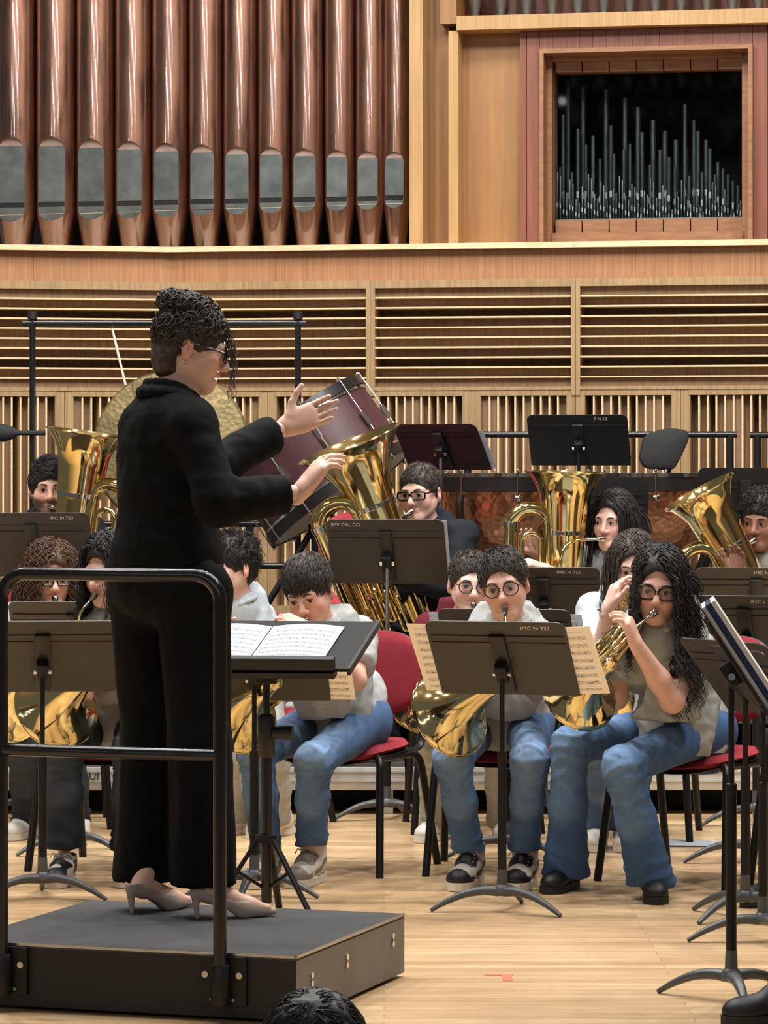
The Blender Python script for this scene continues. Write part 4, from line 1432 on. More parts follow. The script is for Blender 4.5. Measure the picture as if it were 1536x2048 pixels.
def head_sdf(c, Rh, hs, neck, opt, h=.003):
    p = lambda x, y, z: c + Rh @ (V3(x, y, z)*hs)
    s = SDF(h)
    E = lambda x, y, z, a, b_, c_, k=.02, mode='u', Rm=None: s.ell(p(x, y, z), V3(a, b_, c_)*hs, Rh if Rm is None else Rh @ Rm, k*hs, mode)
    C_ = lambda a, b_, ra, rb, k=.012, mode='u': s.rc(p(*a), p(*b_), ra*hs, rb*hs, k*hs, mode)
    fw = opt.get('face_w', 1.0)
    E(0, .014, .036, .074, .093, .084)
    E(0, -.028, -.030, .059*fw, .062, .082, .03)
    C_((-.047*fw, .005, -.050), (-.016, -.064, -.098), .021, .018, .03)
    C_((.047*fw, .005, -.050), (.016, -.064, -.098), .021, .018, .03)
    E(0, -.070, -.097, .024, .019, .017, .025)
    for sx in (-1, 1):
        E(sx*.037*fw, -.060, -.034, .024, .021, .024, .03)
    C_((-.036, -.078, .016), (.036, -.078, .016), .013, .013, .02)
    for sx in (-1, 1):
        E(sx*.031, -.099, -.003, .017, .013, .011, .016, 's')
        E(sx*.031, -.0745, -.003, .0165, .0150, .0135, .006)
        slit = opt.get('eye_open', .0034)
        E(sx*.031, -.092, -.0035, .0125, .012, slit, .002, 's')
    nl = opt.get('nose', 1.0)
    C_((0, -.086, .010), (0, -.108*1.0 - .004*(nl-1), -.030), .0085, .0115, .012)
    E(0, -.110, -.034, .0115*nl, .011, .0095, .008)
    for sx in (-1, 1):
        E(sx*.0125*nl, -.099, -.038, .0085, .010, .0075, .006)
        E(sx*.006, -.106, -.0455, .0035, .005, .003, .003, 's')
    mo = opt.get('mouth', 'closed')
    if mo == 'open':
        E(0, -.092, -.0685, .017, .016, .0085, .006, 's')
        C_((-.018, -.084, -.060), (0, -.094, -.0575), .0055, .0065, .006); C_((.018, -.084, -.060), (0, -.094, -.0575), .0055, .0065, .006)
        C_((-.018, -.083, -.078), (0, -.091, -.0805), .0055, .0070, .006); C_((.018, -.083, -.078), (0, -.091, -.0805), .0055, .0070, .006)
    else:
        C_((-.020, -.083, -.0645), (0, -.0935, -.0620), .0045, .0062, .006); C_((.020, -.083, -.0645), (0, -.0935, -.0620), .0045, .0062, .006)
        C_((-.017, -.083, -.0715), (0, -.0915, -.0735), .0048, .0068, .006); C_((.017, -.083, -.0715), (0, -.0915, -.0735), .0048, .0068, .006)
        C_((-.021, -.094, -.0680), (.021, -.094, -.0680), .0016, .0016, .002, 's')
    for sx in (-1, 1):
        Rm = rotm(sx*22, 0, 0) @ rotm(0, -8, 0)
        E(sx*.074*(.5 + .5*fw) + sx*.004, .018, -.010, .0085, .019, .031, .006, 'u', Rm)
        E(sx*.088, .010, -.006, .007, .010, .017, .006, 's', Rm)
        E(sx*.075, .016, -.036, .008, .009, .010, .008, 'u')
    # neck down into the collar
    nb = np.asarray(neck, float)
    s.rc(p(0, .018, -.055), nb, .050*hs, .056*hs, .03*hs)
    s.rc(nb, nb + V3(0, .02, -.06), .055*hs, .055*hs, .02*hs)
    return s.mesh()

def skin_cols(V, c, Rh, hs, base, opt):
    """skin tone with lips, cheeks and (for the man) beard shadow: colours of the skin itself"""
    L = (V - c) @ Rh / hs
    col = np.tile(np.array(base[:3]), (len(V), 1))
    cheek = np.exp(-(((np.abs(L[:,0]) - .042)/.020)**2 + ((L[:,2] + .035)/.020)**2 + ((L[:,1] + .075)/.03)**2))
    col *= 1 + cheek[:,None]*np.array([.04, -.16, -.16])
    nose = np.exp(-((L[:,0]/.014)**2 + ((L[:,2] + .034)/.013)**2 + ((L[:,1] + .108)/.016)**2))
    col *= 1 + nose[:,None]*np.array([.03, -.16, -.14])
    lip = np.exp(-((L[:,0]/.020)**4 + ((L[:,2] + .068)/.0115)**4 + ((L[:,1] + .090)/.014)**4))
    col = col*(1 - lip[:,None]*.8) + lip[:,None]*.8*np.array(base[:3])*np.array([.86, .50, .50])
    ear = np.clip((np.abs(L[:,0]) - .072)/.01, 0, 1)
    col *= 1 + ear[:,None]*np.array([.03, -.16, -.16])
    if opt.get('mouth') == 'open':
        ins = np.exp(-((L[:,0]/.016)**4 + ((L[:,2] + .0685)/.008)**4)) * (L[:,1] > -.086) * (L[:,1] < -.05)
        col = col*(1 - ins[:,None]) + ins[:,None]*np.array([.12, .03, .03])
    bd = opt.get('beard', 0)
    if bd:
        m = ((L[:,2] < -.035 - .25*(L[:,1] + .02).clip(-.1, 0)*0 + .0) & (L[:,1] < .02) & (L[:,2] > -.13)).astype(float)
        m *= np.clip((-.040 + .35*np.maximum(0, np.abs(L[:,0]) - .03) - L[:,2])/.014, 0, 1)
        m *= 1 - lip
        col = col*(1 - bd*m[:,None]) + bd*m[:,None]*np.array([.035, .026, .022])
    return np.clip(col, 0, 1)

def eyes_brows(c, Rh, hs, opt, root, hairmat):
    p = lambda x, y, z: c + Rh @ (V3(x, y, z)*hs)
    gx, gz = opt.get('gaze', (0, 0))
    for sx in (-1, 1):
        b = MB(); b.ball(p(sx*.031, -.0762, -.003), .0133*hs, 14); e = b.build('eye', M['eye_white'], root)
        dv = unit(Rh @ V3(gx, -1, gz))
        b = MB(); q = p(sx*.031, -.0762, -.003)
        b.lathe([(0, .01365*hs), (.0035*hs, .01345*hs), (.0072*hs, .0124*hs)], q, dv, 14); b.build('iris', M['iris'], e)
        br = opt.get('brow', 1.4)
        pts = [p(sx*.014, -.0925, .0165), p(sx*.026, -.0935, .0215), p(sx*.038, -.089, .0215), p(sx*.049, -.079, .0155)]
        b = MB(); b.tube(catmull(pts, 4), [v*hs*br for v in (.0030,.0034,.0036,.0036,.0036,.0034,.0032,.0030,.0028,.0026,.0022,.0018,.0012)], 6, flat=.6); b.build('eyebrow', hairmat, root)
        # upper lash line
        b = MB(); b.tube([p(sx*.0185, -.0895, .0005), p(sx*.026, -.0925, .0030), p(sx*.035, -.0918, .0030), p(sx*.0435, -.0865, .0000)], .0011*hs, 5); b.build('eyelash', hairmat, root)

def add_glasses(c, Rh, hs, root, mat, shape='round', s_=1.0, dz=0.0):
    p = lambda x, y, z: c + Rh @ (V3(x, y, z)*hs)
    def rim(sx):
        pts = []
        for k in range(25):
            a = 2*PI*k/24
            ca, sa = math.cos(a), math.sin(a)
            if shape == 'round': x, z = .0245*ca, .0215*sa
            elif shape == 'rect':
                e = .45; x = .027*math.copysign(abs(ca)**e, ca); z = .0155*math.copysign(abs(sa)**e, sa)
            else:
                e = .7; x = .0265*math.copysign(abs(ca)**e, ca); z = .0205*math.copysign(abs(sa)**e, sa) + .004*ca*sx*(sa > 0)
            X = sx*.0335 + x*s_
            pts.append(p(X, -.104 + .9*max(0, abs(X) - .03)**1*.35, -.004 + z*s_ + dz))
        return pts
    b = MB()
    for sx in (-1, 1):
        b.tube(rim(sx), {'round': .0024, 'rect': .0040, 'cat': .0034}[shape]*hs, 6, cap=False)
        b.tube([p(sx*.0595*s_**.5, -.094, .003 + dz), p(sx*.074, -.06, .004 + dz), p(sx*.0795, .012, .002 + dz)], (.0019 if shape != 'rect' else .0032)*hs, 6)
    b.tube([p(-.0095, -.105, .001 + dz), p(0, -.108, .004 + dz), p(.0095, -.105, .001 + dz)], .0018*hs, 6)
    g = b.build('glasses', mat, root)
    for sx in (-1, 1):
        r_ = rim(sx)[:-1]
        b = MB(); cc = np.mean(r_, 0)
        b.add([cc] + r_, [(0, i + 1, (i + 1) % len(r_) + 1) for i in range(len(r_))], True); b.build('lens', M['lens'], g)
    return g

SK_C, SK_R = V3(0, .015, .036), V3(.0775, .0965, .0880)
def scalp_roots(n, opt):
    """random roots on the scalp in head coordinates (hs = 1)"""
    out = []
    hl = opt.get('hairline', .062); neck = opt.get('nape', -.075); side = opt.get('side', -.02)
    while len(out) < n:
        q = rng.normal(size=(n*3, 3)); q /= np.linalg.norm(q, axis=1, keepdims=True)
        p = SK_C + q*SK_R
        x, y, z = p.T
        front = np.clip((-y - .005)/.07, 0, 1)
        lim = np.where(y < .0, side + (hl - side)*np.clip(front*1.25, 0, 1)**.7, side + (neck - side)*np.clip(y/.06, 0, 1))
        ok = z > lim
        ear = (np.abs(x) > .062) & (z < .018) & (y > -.03) & (y < .035)
        out += list(p[ok & ~ear])
    return np.array(out[:n])

def cap_mesh(c, Rh, hs, opt, thick, h=.005):
    s = SDF(h*hs)
    p = lambda x, y, z: c + Rh @ (V3(x, y, z)*hs)
    s.ell(p(*SK_C), (SK_R + thick)*hs, Rh, .01)
    hl = opt.get('hairline', .062); side = opt.get('side', -.02); neck = opt.get('nape', -.075)
    s.ell(p(0, .050, neck + .042), V3(.064, .050, .060)*hs + thick*hs, Rh, .03)
    # carve the face, ears and nape away
    s.ell(p(0, -.115, hl - .105), V3(.073, .085, .100)*hs, Rh, .012, 's')
    for sx in (-1, 1):
        s.ell(p(sx*.085, .005, side - .045), V3(.040, .050, .055)*hs, Rh, .01, 's')
    s.ell(p(0, -.01, neck - .100), V3(.13, .13, .085)*hs, Rh, .01, 's')
    V, Q = s.mesh()
    N = vnormals(V, Q)
    V = V + N*(fnoise((V - c), 60, 2)*.004*hs)[:,None]
    return V, Q

def hair(c, Rh, hs, opt, root, mat):
    style = opt.get('hair', 'short')
    if style == 'none': return
    down = Rh.T @ V3(0, 0, -1)
    th = {'short': .005, 'crop': .004, 'slick': .012, 'curl': .010, 'long': .010, 'curly': .014, 'bun': .008}[style]
    V, Q = cap_mesh(c, Rh, hs, opt, th)
    parts = [(V, Q)]
    n = opt.get('nhair', {'short': 1500, 'crop': 1300, 'slick': 900, 'curl': 650, 'long': 520, 'curly': 560, 'bun': 900}[style])
    rt = scalp_roots(n, opt)
    nrm = (rt - SK_C)/SK_R**2; nrm /= np.linalg.norm(nrm, axis=1, keepdims=True)
    K = {'short': 6, 'crop': 4, 'slick': 6, 'curl': 10, 'long': 22, 'curly': 26, 'bun': 8}[style]
    PL = np.zeros((n, K, 3)); PL[:, 0] = rt - nrm*.004
    rnd = rng.normal(size=(n, 3))
    x, y, z = rt.T
    if style in ('short', 'crop', 'slick', 'bun'):
        cb = np.array(opt.get('comb', (0.1, -1.0, -.2)), float)
        crown = V3(opt.get('crown_x', .0), .045, .12)
        if style == 'bun':
            tgt = V3(0, .045, .135)
            dr = tgt - rt; ln = np.linalg.norm(dr, axis=1); dr /= ln[:,None]
            L = np.minimum(ln*1.0, .13)
        else:
            rad = rt - crown; rad /= np.maximum(np.linalg.norm(rad, axis=1, keepdims=True), 1e-6)
            dr = cb[None]*opt.get('combw', .7) + rad*.8 + rnd*.28
            L = opt.get('hlen', .040)*(.6 + .6*rng.random(n))
            L = np.where(z < .03, L*opt.get('side_len', .5), L)
        dr = dr - nrm*(dr*nrm).sum(1)[:,None]
        dr /= np.maximum(np.linalg.norm(dr, axis=1, keepdims=True), 1e-6)
        lift = opt.get('lift', .35 if style != 'bun' else .12)
        puff = (lift*.30*(.5 + rng.random(n)) if style != 'bun' else .05*rng.random(n))
        d = dr + nrm*lift + rnd*.12
        for k in range(1, K):
            d = d/np.linalg.norm(d, axis=1, keepdims=True)
            p = PL[:, k-1] + d*(L/(K-1))[:,None]
            # stay outside the skull
            q = (p - SK_C)/(SK_R + th*.8); l = np.linalg.norm(q, axis=1)
            lt = 1.01 + puff*(k/(K-1))
            p = SK_C + q*(lt/np.maximum(l, 1e-6))[:,None]*(SK_R + th*.8)
            PL[:, k] = p
            nn = q/np.maximum(l, 1e-6)[:,None]
            if style == 'bun': d = (V3(0, .050, .128) - p) + rnd*.008
            else: d = d + down*.08
            d = d - nn*(d*nn).sum(1)[:,None]
        r0 = np.linspace(1, .25, K)*opt.get('hr', .0022)
    elif style == 'curl':
        L = .040*(.7 + .6*rng.random(n)); a0 = rng.random(n)*2*PI; rr = .007*(.7 + .6*rng.random(n))
        A = np.cross(nrm, rnd); A /= np.linalg.norm(A, axis=1, keepdims=True); B = np.cross(nrm, A)
        ii = np.linspace(0, 1, K)
        for k in range(K):
            a = a0 + ii[k]*2*PI*1.6
            PL[:, k] = rt + nrm*(ii[k]*L*.75)[:,None] + (A*np.cos(a)[:,None] + B*np.sin(a)[:,None])*rr[:,None]*min(1, ii[k]*3)
        r0 = np.linspace(1, .5, K)*.0021
    else:
        part = opt.get('part_x', .0); Lm = opt.get('hlen', .36)
        L = Lm*(.72 + .4*rng.random(n))
        L = np.where(x < part, L*opt.get('left_len', 1.0), L)
        sgn = np.sign(x - part); sgn[sgn == 0] = 1
        dr = np.stack([sgn*1.0, .35 + .8*np.clip(y/.1, -.3, 1), np.full(n, .15)], 1) + rnd*.15
        d = dr - nrm*(dr*nrm).sum(1)[:,None] + nrm*.25
        curly = style == 'curly'
        amp = opt.get('wave', .010 if curly else .002); fr = opt.get('freq', 6.0 if curly else 2.5)
        ph = rng.random(n)*2*PI + np.floor(rng.random(n)*7)*.9
        base = PL[:, 0].copy()
        vol = opt.get('vol', .018 if curly else .006)*rng.random(n)
        RR = SK_R + th*.9
        step = L/(K-1)
        P0 = base.copy(); CUR = [base.copy()]
        for k in range(1, K):
            d = d/np.maximum(np.linalg.norm(d, axis=1, keepdims=True), 1e-6)
            p = P0 + d*step[:,None]
            q = (p - SK_C)/(RR + vol[:,None]); l = np.linalg.norm(q, axis=1)
            p = np.where((l < 1)[:,None], SK_C + q/np.maximum(l, 1e-6)[:,None]*(RR + vol[:,None]), p)
            # keep the face open
            fx = opt.get('face_x', .060)
            face = (p[:,1] < -.045) & (np.abs(p[:,0]) < fx) & (p[:,2] < .055)
            p[:,0] = np.where(face, sgn*fx, p[:,0])
            # neck and shoulders push the hair out
            low = np.clip((-.10 - p[:,2])/.08, 0, 1)
            tgt = np.where(np.abs(p[:,0]) < .062, sgn*.062, p[:,0])
            p[:,0] = p[:,0]*(1 - low*.5) + tgt*low*.5
            fw_ = opt.get('front', .5)
            p[:,1] -= low*.010*fw_*np.where(sgn < 0, opt.get('left_front', 1.0), 1.0)
            d = d*.62 + down*.45 + nrm*.02 + np.stack([sgn*.03, np.zeros(n), np.zeros(n)], 1)*low[:,None]
            P0 = p; CUR.append(p.copy())
        PL = np.stack(CUR, 1)
        lv = opt.get('left_vol', 1.0)
        if lv != 1.0:
            PL[:,:,0] = np.where(PL[:,:,0] < -.062, -.062 + (PL[:,:,0] + .062)*lv, PL[:,:,0])
        # combed strands lying on the crown, from the parting outwards
        mt = 800
        r2 = scalp_roots(mt*2, opt); r2 = r2[r2[:,2] > .05][:mt]; mt = len(r2)
        s2 = np.where(r2[:,0] > part, 1.0, -1.0)
        d2 = np.stack([s2*np.clip(np.abs(r2[:,0] - part)/.022, .08, 1), .55 + .4*rng.random(mt), .0*s2], 1) + rng.normal(size=(mt, 3))*.12
        PT = [r2]; p2 = r2.copy(); l2 = 1.02 + .05*rng.random(mt)
        for k in range(9):
            q2 = (p2 - SK_C)/(SK_R + th); n2 = q2/np.linalg.norm(q2, axis=1, keepdims=True)
            d3 = d2 - n2*(d2*n2).sum(1)[:,None]; d3 /= np.maximum(np.linalg.norm(d3, axis=1, keepdims=True), 1e-6)
            p2 = p2 + d3*.011 + (rng.normal(size=(mt, 3))*.0016 if curly else 0)
            q2 = (p2 - SK_C)/(SK_R + th); q2 /= np.linalg.norm(q2, axis=1, keepdims=True)
            p2 = SK_C + q2*l2[:,None]*(SK_R + th); PT.append(p2.copy())
        parts.append(strand_mesh(c + (np.stack(PT, 1)*hs) @ Rh.T, .0019*hs*np.ones(10), 3))
        s_ = np.linspace(0, 1, K)
        w1 = np.sin(ph[:,None] + s_[None]*2*PI*fr*L[:,None]/.36)*amp*np.minimum(1, s_*3)[None]
        w2 = np.cos(ph[:,None]*1.3 + s_[None]*2*PI*fr*L[:,None]/.36)*amp*np.minimum(1, s_*3)[None]
        PL[:,:,0] += w1; PL[:,:,1] += w2
        r0 = np.concatenate([np.linspace(.8, 1, 4), np.linspace(1, .35, K - 4)])*opt.get('hr', .0034 if curly else .0032)
    PW_ = c + (PL*hs) @ Rh.T
    parts.append(strand_mesh(PW_, r0*hs, 3 if style in ('short', 'crop', 'bun') else 4))
    if style == 'bun':
        # pinned-up curls on the crown, loose curls round the forehead
        m = 230
        cen = V3(0, .040, .104)
        q = rng.normal(size=(m, 3)); q[:,2] = np.abs(q[:,2])*.7 - .1; q /= np.linalg.norm(q, axis=1, keepdims=True)
        K2 = 16; t_ = np.linspace(0, 1, K2)
        bp = cen + q*V3(.066, .086, .040)
        A = np.cross(q, rng.normal(size=(m, 3))); A /= np.linalg.norm(A, axis=1, keepdims=True); B = np.cross(q, A)
        a = t_[None]*2*PI*1.5 + rng.random(m)[:,None]*6.28
        rr = (.012 + .008*rng.random(m))[:,None]
        PL2 = bp[:,None] + (A[:,None]*np.cos(a)[...,None] + B[:,None]*np.sin(a)[...,None])*rr[...,None] + q[:,None]*((t_ - .5)*.02)[None,:,None]
        parts.append(strand_mesh(c + (PL2*hs) @ Rh.T, np.linspace(1, .6, K2)*.0036*hs, 5))
        s = SDF(.006); s.ell(c + Rh @ (cen*hs), V3(.060, .078, .034)*hs, Rh, .01); V2, Q2 = s.mesh()
        V2 = V2 + vnormals(V2, Q2)*(fnoise(V2, 70, 2)*.008)[:,None]
        parts.append((V2, Q2))
        # loose curls all over the pinned hair
        m = opt.get('curls', 0)
        if m:
            rc_ = scalp_roots(m, dict(opt, nape=-.05))
            q = (rc_ - SK_C)/SK_R**2; q /= np.linalg.norm(q, axis=1, keepdims=True)
            A = np.cross(q, rng.normal(size=(m, 3))); A /= np.linalg.norm(A, axis=1, keepdims=True); B = np.cross(q, A)
            a = t_[None]*2*PI*1.2 + rng.random(m)[:,None]*6.28
            rr = (.006 + .008*rng.random(m))[:,None]
            PL4 = rc_[:,None] + q[:,None]*(.010 + .008*rng.random(m))[:,None,None] + (A[:,None]*np.cos(a)[...,None] + B[:,None]*np.sin(a)[...,None])*rr[...,None] + A[:,None]*((t_ - .5)*.03)[None,:,None]
            parts.append(strand_mesh(c + (PL4*hs) @ Rh.T, np.linspace(1, .5, K2)*.0024*hs, 4))
        m = 26
        b0 = np.stack([rng.uniform(-.05, .05, m), np.full(m, -.078), rng.uniform(.055, .085, m)], 1)
        s_ = np.linspace(0, 1, 20)
        Lc = rng.uniform(.05, .20, m)
        PL3 = b0[:,None] + np.stack([np.zeros(20), -.028*np.sin(s_*2.4), np.zeros(20)], 1)[None] + (down*1.0)[None,None]*(s_[None,:,None]*Lc[:,None,None])
        ph = rng.random(m)*6.28
        PL3[:,:,0] += np.sin(ph[:,None] + s_[None]*16)*.008*s_; PL3[:,:,1] += np.cos(ph[:,None] + s_[None]*16)*.008*s_
        parts.append(strand_mesh(c + (PL3*hs) @ Rh.T, np.linspace(1, .5, 20)*.0013*hs, 4))
    Vs = []; Qs = []; nn = 0
    for V_, Q_ in parts:
        Vs.append(V_); Qs.append(Q_ + nn); nn += len(V_)
    mesh_obj('hair', np.concatenate(Vs), np.concatenate(Qs), mat, root)

def shoe(ank, fdir, floor, root, style, sc=1.0):
    """one shoe under the ankle; fdir horizontal direction of the toe"""
    f = unit(V3(fdir[0], fdir[1], 0)); r = V3(-f[1], f[0], 0)
    o = V3(ank[0], ank[1], floor)
    L = lambda a, b_, z: o + (f*a + r*b_ + V3(0,0,z))*sc
    s = SDF(.0045)
    s.rc(L(-.045, 0, .055), L(.03, 0, .060), .036*sc, .038*sc, .02)
    s.rc(L(.03, 0, .052), L(.135, 0, .036), .040*sc, .031*sc, .03)
    s.ell(L(.12, 0, .036), V3(.058, .043, .030)*sc, np.stack([f, r, V3(0,0,1)], 1), .02)
    hi = style.get('high', 0)
    s.rc(L(-.030, 0, .06), L(-.022, 0, .088 + hi), .038*sc, .043*sc, .02)
    s.ell(L(-.02, 0, .105 + hi), V3(.036, .034, .02)*sc, None, .01, 's')
    s.rc(L(.02, 0, .085), L(.05, 0, .078 + hi*.3), .020*sc, .016*sc, .02)
    s.plane(L(.03, 0, .024), V3(0,0,-1), .25, .003)
    V, Q = s.mesh()
    X = (V - o) @ np.stack([f, r, V3(0,0,1)], 1)/sc
    c0, c1 = np.array(style['c0'][:3]), np.array(style['c1'][:3])
    m = np.zeros(len(V))
    if style.get('pattern') == 'panel':
        tcap = X[:,0] > .145
        toebox = (X[:,0] > .085) & (X[:,2] > .050)
        swoosh = (np.abs((X[:,2] - .052) - .35*(.03 - X[:,0])) < .009) & (X[:,0] > -.06) & (X[:,0] < .07) & (np.abs(X[:,1]) > .026)
        eyes = (X[:,0] > .02) & (X[:,0] < .09) & (np.abs(X[:,1]) < .036) & (X[:,2] > .066)
        ank_ = (X[:,2] > .095) & (X[:,0] < -.03)
        m = (tcap | swoosh | eyes | ank_ | ((X[:,0] > .10) & (X[:,2] < .045))).astype(float)
    elif style.get('pattern') == 'splash':
        m = (vnoise(X*V3(26, 20, 40) + 3.1) > .56).astype(float)
    col = c0*(1 - m[:,None]) + c1*m[:,None]
    sh = mesh_obj('shoe', V, Q, M['shoe'], root, col)
    # sole
    pts = []
    for a, b_ in ((-.088, 0), (-.082, .022), (-.05, .034), (0, .035), (.06, .040), (.11, .046), (.15, .040), (.178, .018), (.182, 0), (.176, -.020), (.15, -.041), (.11, -.044), (.06, -.036), (0, -.033), (-.05, -.033), (-.082, -.022)):
        pts.append((a, b_))
    b = MB(); b.prism(pts, .002, .027, lambda a, c_, z: tuple(L(a, c_, z))); b.build('sole', style['sole'], sh)
    if style.get('lace', True):
        b = MB()
        for k in range(5):
            a = .03 + .015*k; z = .098 - .0075*k + hi*.35*(1 - k/5)
            b.tube([L(a - .004, -.026, z - .010), L(a, 0, z + .004), L(a + .004, .026, z - .010)], .0026*sc, 5)
        b.tube([L(.035, .004, .104), L(.045, .03, .112), L(.03, .042, .095)], .0024*sc, 5); b.tube([L(.035, -.004, .104), L(.045, -.03, .112), L(.028, -.044, .095)], .0024*sc, 5)
        b.build('lace', style.get('lace_mat', M['lace']), sh)
    return sh

def cloth_fold(V, Q, amp, scale, dirv=None, oct=2):
    N = vnormals(V, Q)
    Pn = V.copy()
    if dirv is not None:
        dv = unit(dirv); Pn = Pn + np.outer(Pn @ dv, dv)*(dirv_stretch - 1)
    n = fnoise(Pn, scale, oct)
    n = 1 - np.abs(n)*2
    return V + N*(n*amp)[:,None]
dirv_stretch = .25

def person(label, head, yaw, pitch, roll, hip_px, hip_d, ty, floor=0.0, hs=1.0, opt=None, **k):
    """seated player. a = image left side, b = image right side"""
    opt = opt or {}
    head = np.asarray(head, float)
    Rh = rotm(yaw, pitch, roll)
    hip = V3((hip_px - CX)*hip_d/F, hip_d, floor + .455 + .095)
    fwd = V3(math.sin(R(ty)), -math.cos(R(ty)), 0); sd = V3(math.cos(R(ty)), math.sin(R(ty)), 0)
    root = thing('person', label, 'person', (hip[0], hip[1], floor), group=k.get('group'))
    base = SKIN[opt.get('skin', 'light')]
    hairm = M[opt.get('hair_mat', 'hair_black')]
    bw = k.get('bw', 1.0)
    neck = head + Rh @ V3(0, .035, -.125)*hs*.55 + V3(0, .02, -.125)*hs*.45 + (hip - head)*V3(1,1,0)*.05
    neck = k.get('neck', neck)
    chest = neck + V3(0,0,-.16) + (hip - neck)*V3(1,1,0)*.25 
    sw = .150*bw
    sh = {'a': k.get('sh_a', neck - sd*sw + V3(0,0,-.055)), 'b': k.get('sh_b', neck + sd*sw + V3(0,0,-.055))}
    knee = {'a': k.get('knee_a', hip - sd*.13 + fwd*.40 + V3(0,0,-.04)), 'b': k.get('knee_b', hip + sd*.13 + fwd*.40 + V3(0,0,-.04))}
    ank = {}
    for s_ in 'ab':
        d_ = knee[s_].copy(); d_[2] = floor + .09
        ank[s_] = k.get('ank_' + s_, d_ + fwd*(-.02))
    elb = {'a': k.get('el_a', sh['a'] - sd*.05 + fwd*.06 + V3(0,0,-.24)), 'b': k.get('el_b', sh['b'] + sd*.05 + fwd*.08 + V3(0,0,-.24))}
    wri = {'a': k.get('wr_a', elb['a'] + fwd*.20 + sd*.03 + V3(0,0,.02)), 'b': k.get('wr_b', elb['b'] + fwd*.18 - sd*.08 + V3(0,0,.10))}
    # --- skin: head, then trunk and limbs, then hands, all one mesh
    V, Q = head_sdf(head, Rh, hs, neck, opt, k.get('hh', .0032))
    parts = [(V, Q, skin_cols(V, head, Rh, hs, base, opt))]
    bare = np.array(base[:3])
    s = SDF(.012)
    s.rc(neck, chest, .050, .075, .03).rc(chest, hip, .080*bw, .09*bw, .06)
    for x in 'ab':
        s.rc(chest + V3(0,0,.08), sh[x], .05, .040, .03)
        s.rc(sh[x], elb[x], .040*k.get('arm', 1), .034*k.get('arm', 1), .02)
        hp = hip + sd*(-.085 if x == 'a' else .085) + V3(0,0,-.02)
        s.rc(hip, hp, .08, .07, .05).rc(hp, knee[x], .062, .045, .04).rc(knee[x], ank[x], .043, .032, .03)
    V, Q = s.mesh(); parts.append((V, Q, np.tile(bare, (len(V), 1))))
    for x in 'ab':
        s = SDF(.006)
        am = k.get('arm', 1)
        s.rc(sh[x]*.4 + elb[x]*.6, elb[x], .037*am, .035*am, .02).rc(elb[x], elb[x]*.62 + wri[x]*.38, .036*am, .034*am, .02).rc(elb[x]*.62 + wri[x]*.38, wri[x], .034*am, .0225*am, .02)
        V, Q = s.mesh(); parts.append((V, Q, np.tile(bare, (len(V), 1))))
        hd_ = k.get('hand_' + x, {})
        dd = hd_.get('d', unit(wri[x] - elb[x])); nn = hd_.get('n', V3(0, .3, -1))
        ts = hd_.get('t', 1 if x == 'a' else -1)
        V, Q = hand_sdf(wri[x] + unit(wri[x] - elb[x])*.012, dd, nn, ts, hd_.get('curl', .6), k.get('hand_s', .92), hd_.get('spread', .1), hd_.get('thumb', (.6, .7, .5)), k.get('hand_h', .0035))
        parts.append((V, Q, np.tile(bare, (len(V), 1))))
    V, Q, cc = join(parts)
    mesh_obj('body', V, Q, M['skin'], root, cc)
    eyes_brows(head, Rh, hs, opt, root, hairm)
    hair(head, Rh, hs, opt, root, hairm)
    if opt.get('glasses'):
        add_glasses(head, Rh, hs, root, M[opt.get('gl_mat', 'glasses')], opt['glasses'], opt.get('gl_s', 1.0), opt.get('gl_dz', 0.0))
    # --- shirt
    st = k.get('shirt', {})
    hh = k.get('ch', .009)
    s = SDF(hh)
    up = unit(neck - hip)
    B3 = np.stack([sd, fwd, up], 1)
    s.ell(chest + V3(0,0,.02), V3(.150*bw, .108*bw, .165), B3, .06)
    s.rc(neck + V3(0, .005, -.075), chest, .072*bw, .100*bw, .05)
    mid = chest*.45 + hip*.55
    s.ell(mid, V3(.142*bw, .112*bw, .16), B3, .09)
    s.ell(hip + V3(0,0,.035), V3(.165*bw, .130*bw, .095), B3, .08)
    for x in 'ab':
        s.rc(neck + V3(0,0,-.045), sh[x], .045, .056, .05)
        if st.get('long'):
            s.rc(sh[x], elb[x], .060, .052, .03).rc(elb[x], wri[x] - unit(wri[x] - elb[x])*.01, .050, .040, .02)
        else:
            e = sh[x]*.30 + elb[x]*.70
            s.rc(sh[x], e + unit(elb[x] - sh[x])*.03, .060, .064*st.get('sleeve', 1), .03)
            s.plane(e, elb[x] - sh[x], .12, .004)
    s.rc(neck + V3(0,0,-.01), neck + Rh @ V3(0, 0, .03), .052*hs, .046*hs, .012, 's')
    V, Q = s.mesh()
    V = cloth_fold(V, Q, .008, 9, None)
    V = cloth_fold(V, Q, .004, 22, None)
    # the lower hem lies on the thighs: cut it level
    c0 = np.array(st.get('col', srgb(158,160,158))[:3])
    shirt = mesh_obj(st.get('name', 'polo_shirt'), V, Q, M['cloth'], root, np.tile(c0, (len(V), 1)))
    if st.get('collar', True):
        s = SDF(.005)
        nx = neck + V3(0, 0, .012)
        pts = []
        for kk in range(13):
            a = R(-155 + 310*kk/12)
            e = sd*math.sin(a)*.066*hs - fwd*math.cos(a)*.060*hs
            pts.append(nx + e + V3(0, 0, -.012 - .045*(abs(a)/R(155))**3 + .018))
        for i in range(12): s.rc(pts[i], pts[i+1], .0075, .0075, .004)
        for i in range(12): s.rc(pts[i]*1.0 + V3(0,0,-.018) + unit((pts[i] - nx)*V3(1,1,0))*.010, pts[i+1] + V3(0,0,-.018) + unit((pts[i+1] - nx)*V3(1,1,0))*.010, .008, .008, .012)
        V, Q = s.mesh()
